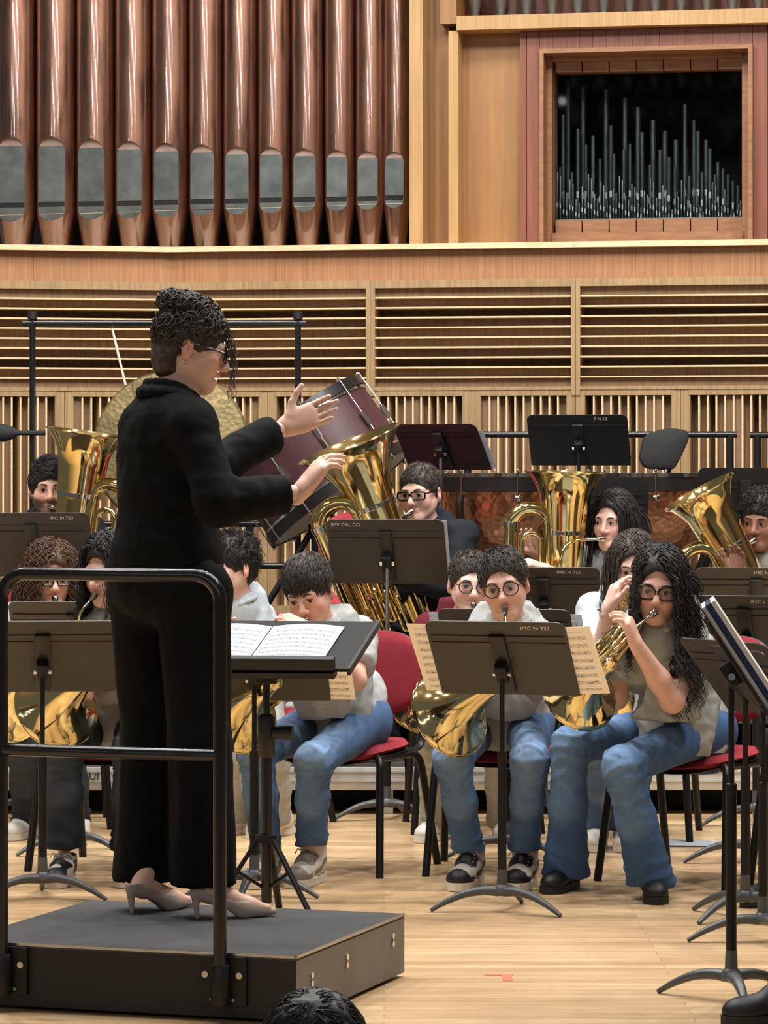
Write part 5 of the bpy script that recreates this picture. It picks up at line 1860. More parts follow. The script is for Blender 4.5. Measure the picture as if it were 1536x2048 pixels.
        mesh_obj('collar', V, Q, M['cloth'], shirt, np.tile(c0*1.08, (len(V), 1)))
    # --- trousers
    tr = k.get('pants', {})
    fl = tr.get('flare', 0.0); wd = tr.get('w', 1.0)
    s = SDF(hh)
    s.ell(hip + V3(0,0,-.01), V3(.160*bw, .125, .10), B3, .06)
    for x in 'ab':
        hp = hip + sd*(-.085 if x == 'a' else .085) + V3(0,0,-.015)
        s.rc(hip, hp, .09, .085, .05)
        s.rc(hp, knee[x], .086*wd, .060*wd, .05)
        hem = ank[x].copy(); hem[2] = max(floor + .045, ank[x][2] - .01 + tr.get('hem', 0))
        s.rc(knee[x], knee[x]*.55 + hem*.45, .060*wd, (.056 + .25*fl)*wd, .03)
        s.rc(knee[x]*.55 + hem*.45, hem + V3(0,0,-.03), (.056 + .25*fl)*wd, (.054 + fl)*wd, .03)
    for x in 'ab':
        hem = ank[x].copy(); hem[2] = max(floor + .045, ank[x][2] - .01 + tr.get('hem', 0))
        s.plane(hem, V3(0,0,-1), .16, .004)
    V, Q = s.mesh()
    Pn = V*V3(1, 1, 1.6)
    N = vnormals(V, Q)
    fz = np.zeros(len(V))
    for x in 'ab':
        # folds wrap round the limb: ridges across the thigh near the hip, slanting bunches at knee and hem
        for p0, p1, fq, am in ((hip, knee[x], 34, .0055), (knee[x], ank[x], 26, .0065)):
            ba = p1 - p0; L_ = np.linalg.norm(ba); ba = ba/L_
            tt = ((V - p0) @ ba); rel = np.clip(tt/L_, 0, 1)
            dist = np.linalg.norm(V - p0 - tt[:,None]*ba, axis=1)
            w_ = np.clip(1.4 - dist/.10, 0, 1)*(tt > -.05)*(tt < L_ + .05)
            ang = ((V - p0) @ sd)*22
            ph = tt*fq*2.2 + 1.2*np.sin(ang + tt*9) + fnoise(V, 9, 2)*3.0
            env = .25 + .75*np.maximum(np.exp(-((rel - .05)/.22)**2), np.exp(-((rel - .95)/.2)**2))
            fz = np.maximum(fz, w_*env*am*(1 - np.abs(np.sin(ph)))**1.3*1.6)
    V = V + N*(fz + fnoise(V, 6, 2)*.006)[:,None]
    c0 = np.array(tr.get('col', srgb(72,98,136))[:3]); c1 = np.array(tr.get('fade', srgb(122,150,184))[:3])
    # worn, paler denim on the front of thighs and knees
    m = np.zeros(len(V))
    for x in 'ab':
        a_ = knee[x] + (hip - knee[x])*.45; bb_ = knee[x] + (ank[x] - knee[x])*.5
        for p0, p1 in ((a_, knee[x]), (knee[x], bb_)):
            ba = p1 - p0; tt = np.clip(((V - p0) @ ba)/(ba @ ba), 0, 1)
            ctr = p0 + tt[:,None]*ba
            dvec = unit(fwd + V3(0,0,.8))
            side = ((V - ctr) @ dvec)/.075
            dist = np.linalg.norm(V - ctr, axis=1)
            m = np.maximum(m, np.clip(side, 0, 1)*(dist < .13))
    m = np.clip(m*.95 + .10*fnoise(V, 8, 2), 0, 1)
    col = c0*(1 - m[:,None]) + c1*m[:,None]
    trs = mesh_obj(tr.get('name', 'jeans'), V, Q, M['denim'] if tr.get('denim', True) else M['cloth'], root, col)
    if tr.get('seams'):
        # outseam stitching along the thigh
        for x in 'ab':
            pass
    # --- shoes
    ss = k.get('shoes', SHOE['white'])
    for x in 'ab':
        fd = k.get('foot_' + x, fwd)
        shoe(ank[x], fd, floor, root, ss, k.get('shoe_s', .98))
    return root, dict(head=head, Rh=Rh, hs=hs, neck=neck, chest=chest, hip=hip, sd=sd, fwd=fwd, wri=wri, sh=sh)

SHOE = {
    'white': dict(c0=srgb(214,210,204), c1=srgb(190,186,180), sole=M['sole']),
    'panel': dict(c0=srgb(196,184,172), c1=srgb(34,28,34), sole=M['sole'], pattern='panel', high=.03),
    'grey': dict(c0=srgb(206,200,190), c1=srgb(132,124,116), sole=M['sole'], pattern='panel', high=.03),
    'splash': dict(c0=srgb(222,220,216), c1=srgb(26,26,28), sole=M['sole'], pattern='splash', lace_mat=M['white_text']),
    'black': dict(c0=srgb(26,25,26), c1=srgb(20,20,20), sole=M['sole_dark'], lace_mat=M['plastic']),
}
# ------------------------------------------------------------------ brass instruments
def frame(o, x, y, z):
    return Matrix(((x[0], y[0], z[0], o[0]), (x[1], y[1], z[1], o[1]), (x[2], y[2], z[2], o[2]), (0, 0, 0, 1)))

def mouthpiece(b, tip, d, s=1.0):
    """cup mouthpiece: tip at the lips, d points along the shank away from the lips"""
    b.lathe([(.0005, .012*s), (.012*s, .002*s), (.0155*s, 0), (.0165*s, .002*s), (.0162*s, .006*s), (.0145*s, .018*s), (.010*s, .030*s), (.0062*s, .038*s), (.0052*s, .048*s), (.0062*s, .085*s), (.0, .086*s)], tip, d, 20)

def tuba(label, bell_c, axis, side, mouth, mouth_dir, sc=1.0, bell=1.0, group='tubas', top=.66, n=48):
    axis = unit(axis); side = unit(side - axis*np.dot(side, axis)); dep = np.cross(axis, side)
    if dep[1] < 0: yv = dep
    else: yv = dep
    o = bell_c - axis*.95*sc
    M4 = frame(o, side*sc, yv*sc, axis*sc)
    if M4.to_3x3().determinant() < 0:
        yv = -yv; M4 = frame(o, side*sc, yv*sc, axis*sc)
    inv = M4.inverted()
    front = -1 if yv[1] > 0 else 1           # local y sign that faces the camera
    t = thing('tuba', label, 'tuba', o, group=group)
    bf = bell
    prof = [(.050, .10), (.057, .20), (.067, .32), (.079, .44), (.089, .55), (.099, .66), (.107, .74), (.117*bf**.5, .80), (.127*bf, .85), (.146*bf, .89), (.165*bf, .918), (.182*bf, .938), (.193*bf, .948), (.196*bf, .952), (.193*bf, .955), (.180*bf, .944), (.160*bf, .918), (.138*bf, .885), (.118*bf, .84), (.104, .78), (.094, .66), (.08, .5)]
    b = MB(M4); b.lathe(prof, n=n); bl = b.build('bell', M['brass'], t)
    b = MB(M4); b.tube([V3(.1965*bf*math.cos(a), .1965*bf*math.sin(a), .952) for a in np.linspace(0, 2*PI, n + 1)], .0035, 6, cap=False); b.build('bell_rim', M['brass'], bl)
    b = MB(M4); b.lathe([(.097, .655), (.1025, .658), (.1025, .675), (.099, .678)], n=n); b.build('ferrule', M['nickel'], bl)
    W2 = .25
    # bottom bow
    pts = [V3(W2/2 - W2/2*math.cos(a), 0, .10 - .13*math.sin(a)) for a in np.linspace(0, PI, 17)]
    b = MB(M4); b.tube(pts, list(np.linspace(.050, .046, 17)), 20); b.build('bottom_bow', M['brass'], t)
    b = MB(M4); b.tube([V3(W2, 0, .10), V3(W2 + .005, 0, .35), V3(W2 + .008, 0, top)], [.046, .040, .034], 18); b.build('outer_branch', M['brass'], t)
    for z in (.10, top):
        b = MB(M4); b.lathe([(.044 if z < .3 else .0355, z - .015), (.049 if z < .3 else .039, z - .012), (.049 if z < .3 else .039, z + .012), (.044 if z < .3 else .0355, z + .015)], V3(W2 + (.008 if z > .3 else 0), 0, 0), n=20); b.build('ferrule', M['nickel'], t)
    cx_ = (W2 + .008 + .125)/2 - .02; rw = (W2 + .008) - cx_
    pts = [V3(cx_ + rw*math.cos(a), front*.03*(a/PI), top + rw*.92*math.sin(a)) for a in np.linspace(0, PI, 17)]
    b = MB(M4); b.tube(pts, list(np.linspace(.034, .028, 17)), 18); b.build('top_bow', M['brass'], t)
    xi = cx_ - rw
    b = MB(M4); b.tube([V3(xi, front*.03, top), V3(xi + .005, front*.035, .30)], [.028, .022], 16); b.build('inner_branch', M['brass'], t)
    pts = [V3(xi + .005 + .05 - .05*math.cos(a), front*.035, .30 - .06*math.sin(a)) for a in np.linspace(0, PI, 11)]
    b = MB(M4); b.tube(pts, .019, 14); b.build('inner_bow', M['brass'], t)
    # a second, thinner loop inside the first
    pts = [V3(W2 - .03 - .0*k, front*.06, .22) for k in (0,)] + [V3(W2 - .03, front*.06, top - .08)] 
    cx2 = W2 - .03 - .045
    pts += [V3(cx2 + .045*math.cos(a), front*.06, top - .08 + .045*math.sin(a)) for a in np.linspace(.2, PI, 9)] + [V3(cx2 - .045, front*.06, .34)]
    b = MB(M4); b.tube(pts, .0125, 12); b.build('tuning_slide', M['brass'], t)
    # valves
    for k in range(4):
        vx = .085 + .040*k; vz = .20
        b = MB(M4); y0 = front*(.095 + .004*k)
        b.lathe([(.0, vz), (.014, vz + .002), (.0175, vz + .010), (.0175, vz + .17), (.0190, vz + .175), (.0190, vz + .19), (.008, vz + .195), (.005, vz + .198)], V3(vx, y0, 0), n=18); v = b.build('valve', M['brass'], t)
        b = MB(M4); b.cyl(V3(vx, y0, vz + .195), V3(vx, y0, vz + .225 - .012*(k % 2)), .0035, 8); b.cyl(V3(vx, y0, vz + .225 - .012*(k % 2)), V3(vx, y0, vz + .231 - .012*(k % 2)), .0115, 14); b.build('valve_button', M['nickel'], v)
        b = MB(M4)
        zz = vz + .04 + .03*(k % 3)
        q = [V3(vx, y0 + front*.01, zz + .03), V3(vx - .002, y0 + front*.045, zz + .03)]
        ln = (.10, .07, .13, .16)[k]
        q = [V3(vx - .012, y0 + front*.012, zz + .05), V3(vx - .012, y0 + front*.035, zz + .03), V3(vx - .012, y0 + front*.040, zz - ln)]
        q += [V3(vx - .012*math.cos(a), y0 + front*.040, zz - ln - .012*math.sin(a)) for a in np.linspace(.3, PI, 7)]
        q += [V3(vx + .012, y0 + front*.040, zz), V3(vx + .012, y0 + front*.03, zz + .02), V3(vx + .012, y0 + front*.012, zz + .03)]
        b.tube(q, .0075, 8); b.build('valve_slide', M['brass'], t)
    # leadpipe and mouthpiece
    ml = np.array(inv @ Vector(mouth)); mdl = unit(np.array(inv.to_3x3() @ Vector(mouth_dir)))
    b = MB(); mouthpiece(b, mouth, mouth_dir, 1.0*sc**.5); b.build('mouthpiece', M['nickel'], t)
    m0 = ml + mdl*.08
    tgt = V3(.06, front*.115, .36)
    path = bez(m0, m0 + mdl*.16, V3(tgt[0] - .01, tgt[1] + front*.03, tgt[2] + .22), tgt, 18) + [tgt + V3(.0, 0, -.04), tgt + V3(.004, -front*.005, -.10)]
    b = MB(M4); b.tube(path, list(np.linspace(.0062, .0095, len(path))), 10); b.build('leadpipe', M['brass'], t)
    # braces
    b = MB(M4); b.tube([V3(.07, 0, .42), V3(W2 - .03, 0, .42)], .005, 8); b.ball(V3(.075, 0, .42), .012, 8); b.ball(V3(W2 - .035, 0, .42), .012, 8); b.build('brace', M['nickel'], t)
    return t, (lambda x, y, z: np.array(M4 @ Vector((x, front*y, z)))), front

def horn(label, bell_c, bell_ax, coil_c, e1, e2, mouth, mdir, sc=1.0, group='french horns'):
    """bell_ax: direction the bell opens to. e1, e2 span the coil plane"""
    bell_ax = unit(bell_ax); e1 = unit(e1); e2 = unit(e2 - e1*np.dot(e1, e2)); e3 = np.cross(e1, e2)
    t = thing('french_horn', label, 'french horn', bell_c, group=group)
    mb = M['brass_horn']
    pr = [(.0, .154), (.004, .1515), (.012, .140), (.025, .122), (.045, .100), (.07, .081), (.10, .065), (.14, .051), (.19, .040), (.25, .031)]
    prof = [(r_*sc, -s_*sc) for s_, r_ in pr]
    inner = [(max(.004, (r_ - .002))*sc, -(s_ + .0005)*sc) for s_, r_ in pr]
    b = MB(); b.lathe(prof[::-1] + inner, bell_c, bell_ax, 56); bl = b.build('bell', mb, t)
    u = unit(np.cross(bell_ax, (0,0,1))); v = np.cross(bell_ax, u)
    b = MB(); b.tube([bell_c + (.154*math.cos(a)*u + .154*math.sin(a)*v)*sc for a in np.linspace(0, 2*PI, 57)], .0026*sc, 6, cap=False); b.build('bell_rim', mb, bl)
    # bell tail curls from the throat into the coil
    T0 = bell_c - bell_ax*.245*sc
    Rc = .135*sc
    end = coil_c + e2*Rc
    path = bez(T0, T0 - bell_ax*.16*sc, end - e1*.20*sc, end, 22)
    b = MB(); b.tube(path, list(np.linspace(.0315, .013, 22)*sc), 18); b.build('bell_tail', mb, t)
    for k, (ra, rb, off, r) in enumerate(((1.0, 1.0, 0, .0115), (.92, .95, .022, .0095), (.98, .86, -.022, .009), (.78, .80, .034, .0085), (.70, .74, -.036, .008))):
        pts = [coil_c + e1*Rc*ra*1.12*math.cos(a) + e2*Rc*rb*math.sin(a) + e3*(off + .006*math.sin(2*a + k))*sc for a in np.linspace(0, 2*PI, 41)]
        b = MB(); b.tube(pts, r*sc, 10, cap=False); b.build('tube_loop', mb, t)
    for k in range(3):
        c0 = coil_c + e1*(.052*(k - 1))*sc
        b = MB(); b.lathe([(.0, -.034*sc), (.017*sc, -.033*sc), (.0185*sc, -.03*sc), (.0185*sc, .026*sc), (.0205*sc, .028*sc), (.0205*sc, .033*sc), (.006*sc, .036*sc), (0, .038*sc)], c0, e3, 20); v_ = b.build('rotary_valve', M['nickel'], t)
        b = MB(); b.tube([c0 + e3*.036*sc, c0 + e3*.040*sc + e2*.05*sc, c0 + e3*.034*sc + e2*.12*sc + e1*.02*sc], .004*sc, 8)
        b.ball(c0 + e3*.034*sc + e2*.125*sc + e1*.02*sc, .010*sc, 10, (1, 1, .6)); b.build('lever', M['nickel'], v_)
        for s_ in (-1, 1):
            q = [c0 + e2*s_*.015*sc + e3*.012*sc, c0 + e2*s_*(.05 + .012*k)*sc + e3*.014*sc]
            cc = c0 + e2*s_*(.05 + .012*k)*sc + e3*.004*sc
            q += [cc + (e2*s_*math.sin(a) + e3*math.cos(a))*.010*sc for a in np.linspace(.3, PI - .2, 6)]
            q += [c0 + e2*s_*(.05 + .012*k)*sc - e3*.006*sc, c0 + e2*s_*.015*sc - e3*.008*sc]
            b = MB(); b.tube(q, .0068*sc, 8); b.build('valve_slide', mb, t)
    b = MB(); mouthpiece(b, mouth, mdir, .82); b.build('mouthpiece', M['nickel'], t)
    m0 = mouth + unit(mdir)*.068
    en = coil_c + e1*Rc*1.1
    path = bez(m0, m0 + unit(mdir)*.14, en + e2*.12*sc, en, 16)
    b = MB(); b.tube(path, list(np.linspace(.0048, .0075, 16)), 10); b.build('leadpipe', mb, t)
    return t
# ------------------------------------------------------------------ the players
GREY = dict(col=srgb(168,170,168))
JB = dict(col=srgb(74,100,136), fade=srgb(134,162,196), hem=.03)
JD = dict(col=srgb(38,44,52), fade=srgb(74,82,92))
JG = dict(col=srgb(150,150,142), fade=srgb(186,186,178), denim=True)

def mouth_of(info, dz=0.0):
    return info['head'] + info['Rh'] @ (V3(0, -.098, -.068 + dz)*info['hs'])

# front row, left of the centre stand: boy bending over his horn
r, i6 = person('boy in a grey polo and blue jeans bending over his horn behind the conductor desk', P(617, 1180, 12.02), -16, 24, -9, 690, 12.42, -24, opt=dict(skin='light', hair='short', hair_mat='hair_dark', hlen=.062, comb=(-.15, -1.0, -.25), combw=.9, hairline=.040, side=-.012, side_len=.7, lift=.30, gaze=(-.1, -.1), eye_open=.0036),
    knee_a=P(513, 1502, 11.95), knee_b=P(628, 1522, 11.88), ank_a=P(533, 1712, 11.98), ank_b=P(622, 1700, 12.0),
    sh_a=P(568, 1275, 12.15), sh_b=P(716, 1272, 12.25), el_a=P(548, 1385, 12.0), wr_a=P(508, 1412, 11.98), el_b=P(712, 1360, 12.05), wr_b=P(618, 1262, 11.84),
    hand_b=dict(d=V3(-1, -.2, .45), n=V3(-.2, .6, -.8), curl=.75), shirt=GREY, pants=JB, shoes=SHOE['grey'], foot_a=V3(-.25, -1, 0), foot_b=V3(-.32, -1, 0), ch=.008, bw=.92, shoe_s=1.1)
horn('brass french horn with its bell at the conductor stand pole, held by the bending boy', P(473, 1424, 11.82), V3(-.45, .70, -.40), P(590, 1340, 11.95), V3(.6, .15, .75), V3(-.1, 1, -.15), mouth_of(i6), V3(-.45, -.55, -.6))
chair(i6['hip'][0] + .0, i6['hip'][1] + .03, 0, -26, 'red chair with black legs under the bending boy, its back showing at the right')

# front row centre: boy with round glasses behind the centre stand
r, i9 = person('boy with round glasses and a grey polo behind the centre music stand', P(1008, 1168, 11.98), -8, 8, -9, 1008, 12.35, -6, opt=dict(skin='light', hair='short', hair_mat='hair_dark', hlen=.036, comb=(.9, -.35, .1), hairline=.072, side_len=.3, lift=.35, side=.0, glasses='round', gl_mat='glasses_brown', gl_s=1.08, gaze=(.0, -.25), eye_open=.0036),
    knee_a=P(905, 1520, 11.78), knee_b=P(1060, 1518, 11.78), ank_a=P(940, 1712, 11.92), ank_b=P(1048, 1712, 11.92),
    sh_a=P(935, 1295, 12.1), sh_b=P(1090, 1290, 12.12), el_a=P(925, 1395, 12.0), wr_a=P(915, 1415, 11.92), el_b=P(1112, 1385, 11.95), wr_b=P(1045, 1335, 11.78),
    shirt=GREY, pants=JB, shoes=SHOE['panel'], foot_a=V3(-.28, -1, 0), foot_b=V3(-.22, -1, 0), ch=.008, shoe_s=1.12)
horn('brass french horn with its bell under the left end of the centre stand', P(899, 1428, 11.70), V3(-.50, .66, -.36), P(985, 1335, 11.92), V3(.6, .1, .7), V3(-.1, 1, -.1), mouth_of(i9), V3(.05, -.55, -.8))
chair(i9['hip'][0], i9['hip'][1] + .03, 0, -8, 'red chair with black legs under the boy behind the centre stand')

# front row right: girl with long curly hair and dark glasses
r, i12 = person('girl with long dark curly hair and black glasses playing a horn at the right', P(1316, 1172, 11.55), -7, 10, 5, 1372, 12.05, -32, opt=dict(skin='light', hair='curly', hair_mat='hair_black', hlen=.40, part_x=-.022, wave=.011, freq=6.0, vol=.012, front=.7, glasses='cat', gl_s=1.12, nhair=1500, hr=.0021, hairline=.082, left_len=.8, left_front=-.4, left_vol=.4, gaze=(-.1, -.1)),
    knee_a=P(1140, 1490, 11.72), knee_b=P(1245, 1532, 11.42), ank_a=P(1132, 1752, 11.82), ank_b=P(1306, 1772, 11.55),
    sh_a=P(1248, 1300, 11.75), sh_b=P(1388, 1295, 11.85), el_a=P(1232, 1395, 11.7), wr_a=P(1190, 1410, 11.85), el_b=P(1345, 1402, 11.45), wr_b=P(1275, 1292, 11.36),
    hand_b=dict(d=V3(-.35, -.1, 1), n=V3(-.9, .35, -.2), curl=[.75, .65, .6, .6], t=-1, thumb=(.5, .7, .6)), hand_h=.003,
    shirt=dict(col=srgb(166,168,162), sleeve=1.12), pants=dict(col=srgb(66,94,132), fade=srgb(120,152,190), flare=.030), shoes=SHOE['black'], foot_a=V3(-.45, -1, 0), foot_b=V3(0, -1, 0), ch=.008, bw=1.05, arm=1.1)
horn('brass french horn with silver valves held by the curly-haired girl', P(1158, 1388, 11.58), V3(-.35, .74, -.42), P(1222, 1296, 11.55), V3(.66, .05, .72), V3(-.06, 1, .02), mouth_of(i12), V3(-.72, -.35, -.55), .88)
chair(i12['hip'][0] + .03, i12['hip'][1] + .05, 0, -34, 'red chair with black legs under the curly-haired girl at the right')

# front row left: girl with long dark hair, mostly behind the conductor
r, i4 = person('girl with long dark hair and black jeans, half hidden behind the conductor', P(222, 1140, 12.05), -35, 10, 0, 235, 12.45, -18, opt=dict(skin='light', hair='curly', hair_mat='hair_black', hlen=.38, wave=.008, freq=5, part_x=.0, face_x=.05, hairline=.076, nhair=1000, hr=.0022),
    knee_a=P(130, 1500, 11.95), knee_b=P(262, 1500, 11.95), ank_a=P(128, 1690, 11.98), ank_b=P(258, 1692, 12.0),
    sh_a=P(170, 1280, 12.1), sh_b=P(300, 1280, 12.2), wr_a=P(140, 1420, 12.1), el_a=P(165, 1390, 12.0), wr_b=P(205, 1320, 11.82), el_b=P(300, 1390, 12.0),
    shirt=GREY, pants=dict(col=srgb(36,41,48), fade=srgb(72,79,88), flare=.015), shoes=SHOE['splash'], foot_a=V3(-.15, -1, 0), foot_b=V3(0, -1, 0), ch=.009)
horn('brass french horn with its bell below the left front stand', P(112, 1414, 11.93), V3(-.42, .72, -.36), P(190, 1325, 12.08), V3(.6, .1, .7), V3(-.1, 1, -.1), mouth_of(i4), V3(-.5, -.5, -.6))
chair(i4['hip'][0], i4['hip'][1] + .03, 0, -18, 'red chair with black legs behind the conductor, under the girl in black jeans')

# second row left: girl with glasses and brown curls
r, i3 = person('girl with glasses and long brown curls in the second row at the left', P(103, 1152, 13.5), 14, 8, 0, 92, 13.95, 6, opt=dict(skin='light', hair='curly', hair_mat='hair_brown', hlen=.33, wave=.012, freq=7, part_x=.015, glasses='rect', gl_s=.98, vol=.02, nhair=1000, hr=.0022, hairline=.078, gaze=(.1, -.1)),
    knee_a=P(48, 1500, 13.35), knee_b=P(138, 1500, 13.35), ank_a=P(52, 1655, 13.5), ank_b=P(158, 1655, 13.5),
    shirt=GREY, pants=JD, shoes=SHOE['white'], foot_a=V3(-.3, -1, 0), ch=.011, hand_h=.005)
horn('brass french horn cut off by the left edge of the photo', P(14, 1410, 13.25), V3(-.3, .75, -.3), P(70, 1330, 13.35), V3(.6, .1, .7), V3(-.1, 1, -.1), mouth_of(i3), V3(.2, -.55, -.75))
chair(i3['hip'][0], i3['hip'][1] + .03, 0, 6, 'red chair at the left edge under the girl with brown curls')

# second row: boy in profile just right of the conductor
r, i5 = person('boy with short dark curls seen in profile right of the conductor', P(462, 1132, 13.6), -52, 4, 0, 492, 14.0, -38, opt=dict(skin='fair', hair='curl', hair_mat='hair_black', hairline=.055, nape=-.06, nhair=700),
    sh_a=P(420, 1245, 13.65), sh_b=P(520, 1238, 13.85), el_a=P(425, 1330, 13.5), wr_a=P(430, 1250, 13.3), el_b=P(520, 1345, 13.65), wr_b=P(440, 1262, 13.35),
    ank_a=P(470, 1660, 13.6), ank_b=P(555, 1668, 13.55), knee_a=P(462, 1510, 13.5), knee_b=P(545, 1515, 13.45),
    shirt=dict(col=srgb(176,184,190)), pants=JG, shoes=SHOE['white'], ch=.011, hand_h=.005)
horn('brass french horn of the boy in profile, hidden behind the conductor', P(395, 1420, 13.6), V3(-.4, .7, -.35), P(440, 1320, 13.35), V3(.5, .1, .7), V3(-.1, 1, -.1), mouth_of(i5), V3(-.6, -.4, -.55))
chair(i5['hip'][0], i5['hip'][1] + .03, 0, -38, 'red chair under the boy seen in profile')

# second row centre: boy with glasses looking over the shoulder of the centre boy
r, i8 = person('boy with glasses in the second row, left of the centre boy', P(940, 1166, 13.3), 8, 6, 2, 945, 13.8, 4, opt=dict(skin='fair', hair='crop', hair_mat='hair_dark', hlen=.022, comb=(.6, -.3, .1), hairline=.064, lift=.2, glasses='round', gl_mat='glasses_brown', gl_s=1.02, side_len=.6, gaze=(.0, .0)),
    knee_a=P(868, 1500, 13.25), knee_b=P(1000, 1500, 13.25), ank_a=P(868, 1660, 13.42), ank_b=P(1003, 1660, 13.42),
    shirt=dict(col=srgb(92,28,38)), pants=JG, shoes=SHOE['white'], foot_a=V3(-.3, -1, 0), ch=.011, hand_h=.005, wr_a=P(855, 1400, 13.3))
horn('brass french horn bell glinting left of the centre stand', P(840, 1396, 13.2), V3(-.30, .62, -.40), P(905, 1310, 13.15), V3(.6, .1, .7), V3(-.1, 1, -.1), mouth_of(i8), V3(.05, -.55, -.8))
chair(i8['hip'][0], i8['hip'][1] + .03, 0, 4, 'red chair in the second row behind the centre boy')

# second row right: girl with raised hand behind the curly-haired girl
r, i11 = person('girl in the second row with a raised hand, behind the curly-haired girl', P(1268, 1132, 13.0), -4, 14, 0, 1262, 13.5, -10, opt=dict(skin='fair', hair='long', hair_mat='hair_dark', hlen=.26, part_x=-.01, wave=.004, eye_open=.003, hairline=.078, nhair=800, hr=.0022),
    el_a=P(1196, 1325, 12.9), wr_a=P(1216, 1218, 12.72), hand_a=dict(d=V3(.35, -.1, 1), n=V3(.9, .3, -.2), curl=[.25, .45, .55, .65], t=-1, thumb=(.75, .55, .1)),
    knee_a=P(1196, 1505, 12.95), knee_b=P(1280, 1510, 12.95), ank_a=P(1195, 1668, 13.1), ank_b=P(1250, 1685, 13.1), foot_b=V3(-.1, -1, 0),
    shirt=dict(col=srgb(190,200,204)), pants=JB, shoes=SHOE['white'], ch=.011)
b = MB(); q = P(1213, 1224, 12.73); b.tube([q + .034*(math.cos(a)*V3(1, 0, -.25) + math.sin(a)*V3(0, 1, 0)) for a in np.linspace(0, 2*PI, 25)], .0028, 6, cap=False)
b.build('bracelet', M['brass'], r)
horn('brass french horn with silver valves, held up by the girl with the raised hand', P(1205, 1385, 13.1), V3(-.3, .74, -.4), P(1262, 1235, 12.72), V3(.5, -.05, .8), V3(-.25, 1, .1), mouth_of(i11), V3(.1, -.6, -.7))
chair(i11['hip'][0], i11['hip'][1] + .03, 0, -10, 'red chair in the second row under the girl with the raised hand')

# tuba row on the lowest riser
r, i2 = person('bearded man with slicked black hair behind a tuba at the far left', P(100, 976, 14.75), 6, 4, 0, 100, 15.05, 4, floor=.20, hs=1.03, opt=dict(skin='light', hair='slick', hair_mat='hair_black', hlen=.055, comb=(1.0, .3, .3), combw=1.2, hairline=.056, beard=.82, lift=.3, face_w=1.08, brow=1.5, hr=.0026, gaze=(.15, .1), side_len=.45),
    shirt=dict(col=srgb(30,30,34), long=True, collar=False, name='dark_top'), pants=JD, shoes=SHOE['black'], ch=.012, bw=1.15, hand_h=.005, wr_a=P(190, 1105, 14.5), el_a=P(95, 1180, 14.6))
tuba('brass tuba upright at the far left, half hidden by the conductor', P(174, 866, 14.55), V3(.14, -.03, 1), V3(1, -.35, 0), mouth_of(i2), V3(.55, -.75, -.25), .94, .95)
chair(i2['hip'][0], i2['hip'][1] + .02, .20, 4, 'red chair on the riser under the bearded man')

r, i7 = person('boy with square glasses and a black jacket playing a tuba in the middle', P(840, 985, 14.75), -24, 6, -2, 872, 15.05, -14, floor=.20, hs=1.02, opt=dict(skin='fair', hair='crop', hair_mat='hair_dark', hlen=.018, hairline=.062, glasses='rect', gl_s=1.1, lift=.2, side=-.005, face_w=1.03),
    shirt=dict(col=srgb(30,33,40), long=True, collar=False, name='black_jacket'), pants=dict(col=srgb(22,22,26), fade=srgb(30,30,34)), shoes=SHOE['black'], ch=.012, bw=1.15, hand_h=.005,
    wr_a=P(735, 1120, 14.5), el_a=P(800, 1180, 14.6), wr_b=P(790, 1150, 14.4), el_b=P(905, 1180, 14.6))
tuba('large brass tuba leaning left in front of the bass drum', P(700, 888, 14.55), V3(-.40, -.10, 1), V3(-1, -.15, 0), mouth_of(i7), V3(-.62, -.62, -.35), .99, 1.20)
chair(i7['hip'][0], i7['hip'][1] + .02, .20, -14, 'red chair on the riser under the boy in the black jacket')

r, i10 = person('girl with long straight dark hair playing a tuba on the right', P(1228, 1042, 14.55), -30, 4, 2, 1252, 15.0, -20, floor=.20, opt=dict(skin='fair', hair='long', hair_mat='hair_black', hlen=.36, part_x=-.012, hairline=.082, nhair=1100, hr=.0022, gaze=(-.35, .05), front=.3),
    wr_a=P(1078, 1110, 14.62), el_a=P(1150, 1205, 14.75), hand_a=dict(d=V3(-.5, -.1, .8), n=V3(.2, -.9, -.2), curl=.5, t=-1), wr_b=P(1095, 1140, 14.35), el_b=P(1215, 1190, 14.45),
    shirt=dict(col=srgb(196,206,212)), pants=JB, shoes=SHOE['white'], ch=.012, hand_h=.004)
tuba('brass tuba held upright by the long-haired girl on the right', P(1132, 945, 14.5), V3(.02, -.02, 1), V3(-1, -.2, 0), mouth_of(i10), V3(-.92, -.35, -.02), .90, .98, top=.70)
chair(i10['hip'][0], i10['hip'][1] + .02, .20, -20, 'red chair on the riser under the long-haired tuba girl')

r, i13 = person('boy with black curls playing a tuba at the right edge', P(1524, 1042, 14.6), -26, 6, 2, 1545, 15.0, -18, floor=.20, opt=dict(skin='brown', hair='curl', hair_mat='hair_black', hairline=.050, nhair=800, gaze=(-.2, 0)),
    wr_a=P(1468, 1152, 14.35), el_a=P(1480, 1215, 14.55), hand_a=dict(d=V3(.2, -.2, .9), n=V3(-.4, -.8, .1), curl=.45, t=-1, thumb=(.7, .6, .2)),
    shirt=GREY, pants=JD, shoes=SHOE['black'], ch=.012, hand_h=.004)
tuba('brass tuba leaning left at the right edge, in front of the boy with black curls', P(1398, 985, 14.5), V3(-.56, -.06, 1), V3(-1, -.2, 0), mouth_of(i13), V3(-.62, -.6, -.42), .92, .92)
chair(i13['hip'][0], i13['hip'][1] + .02, .20, -18, 'red chair on the riser at the right edge')

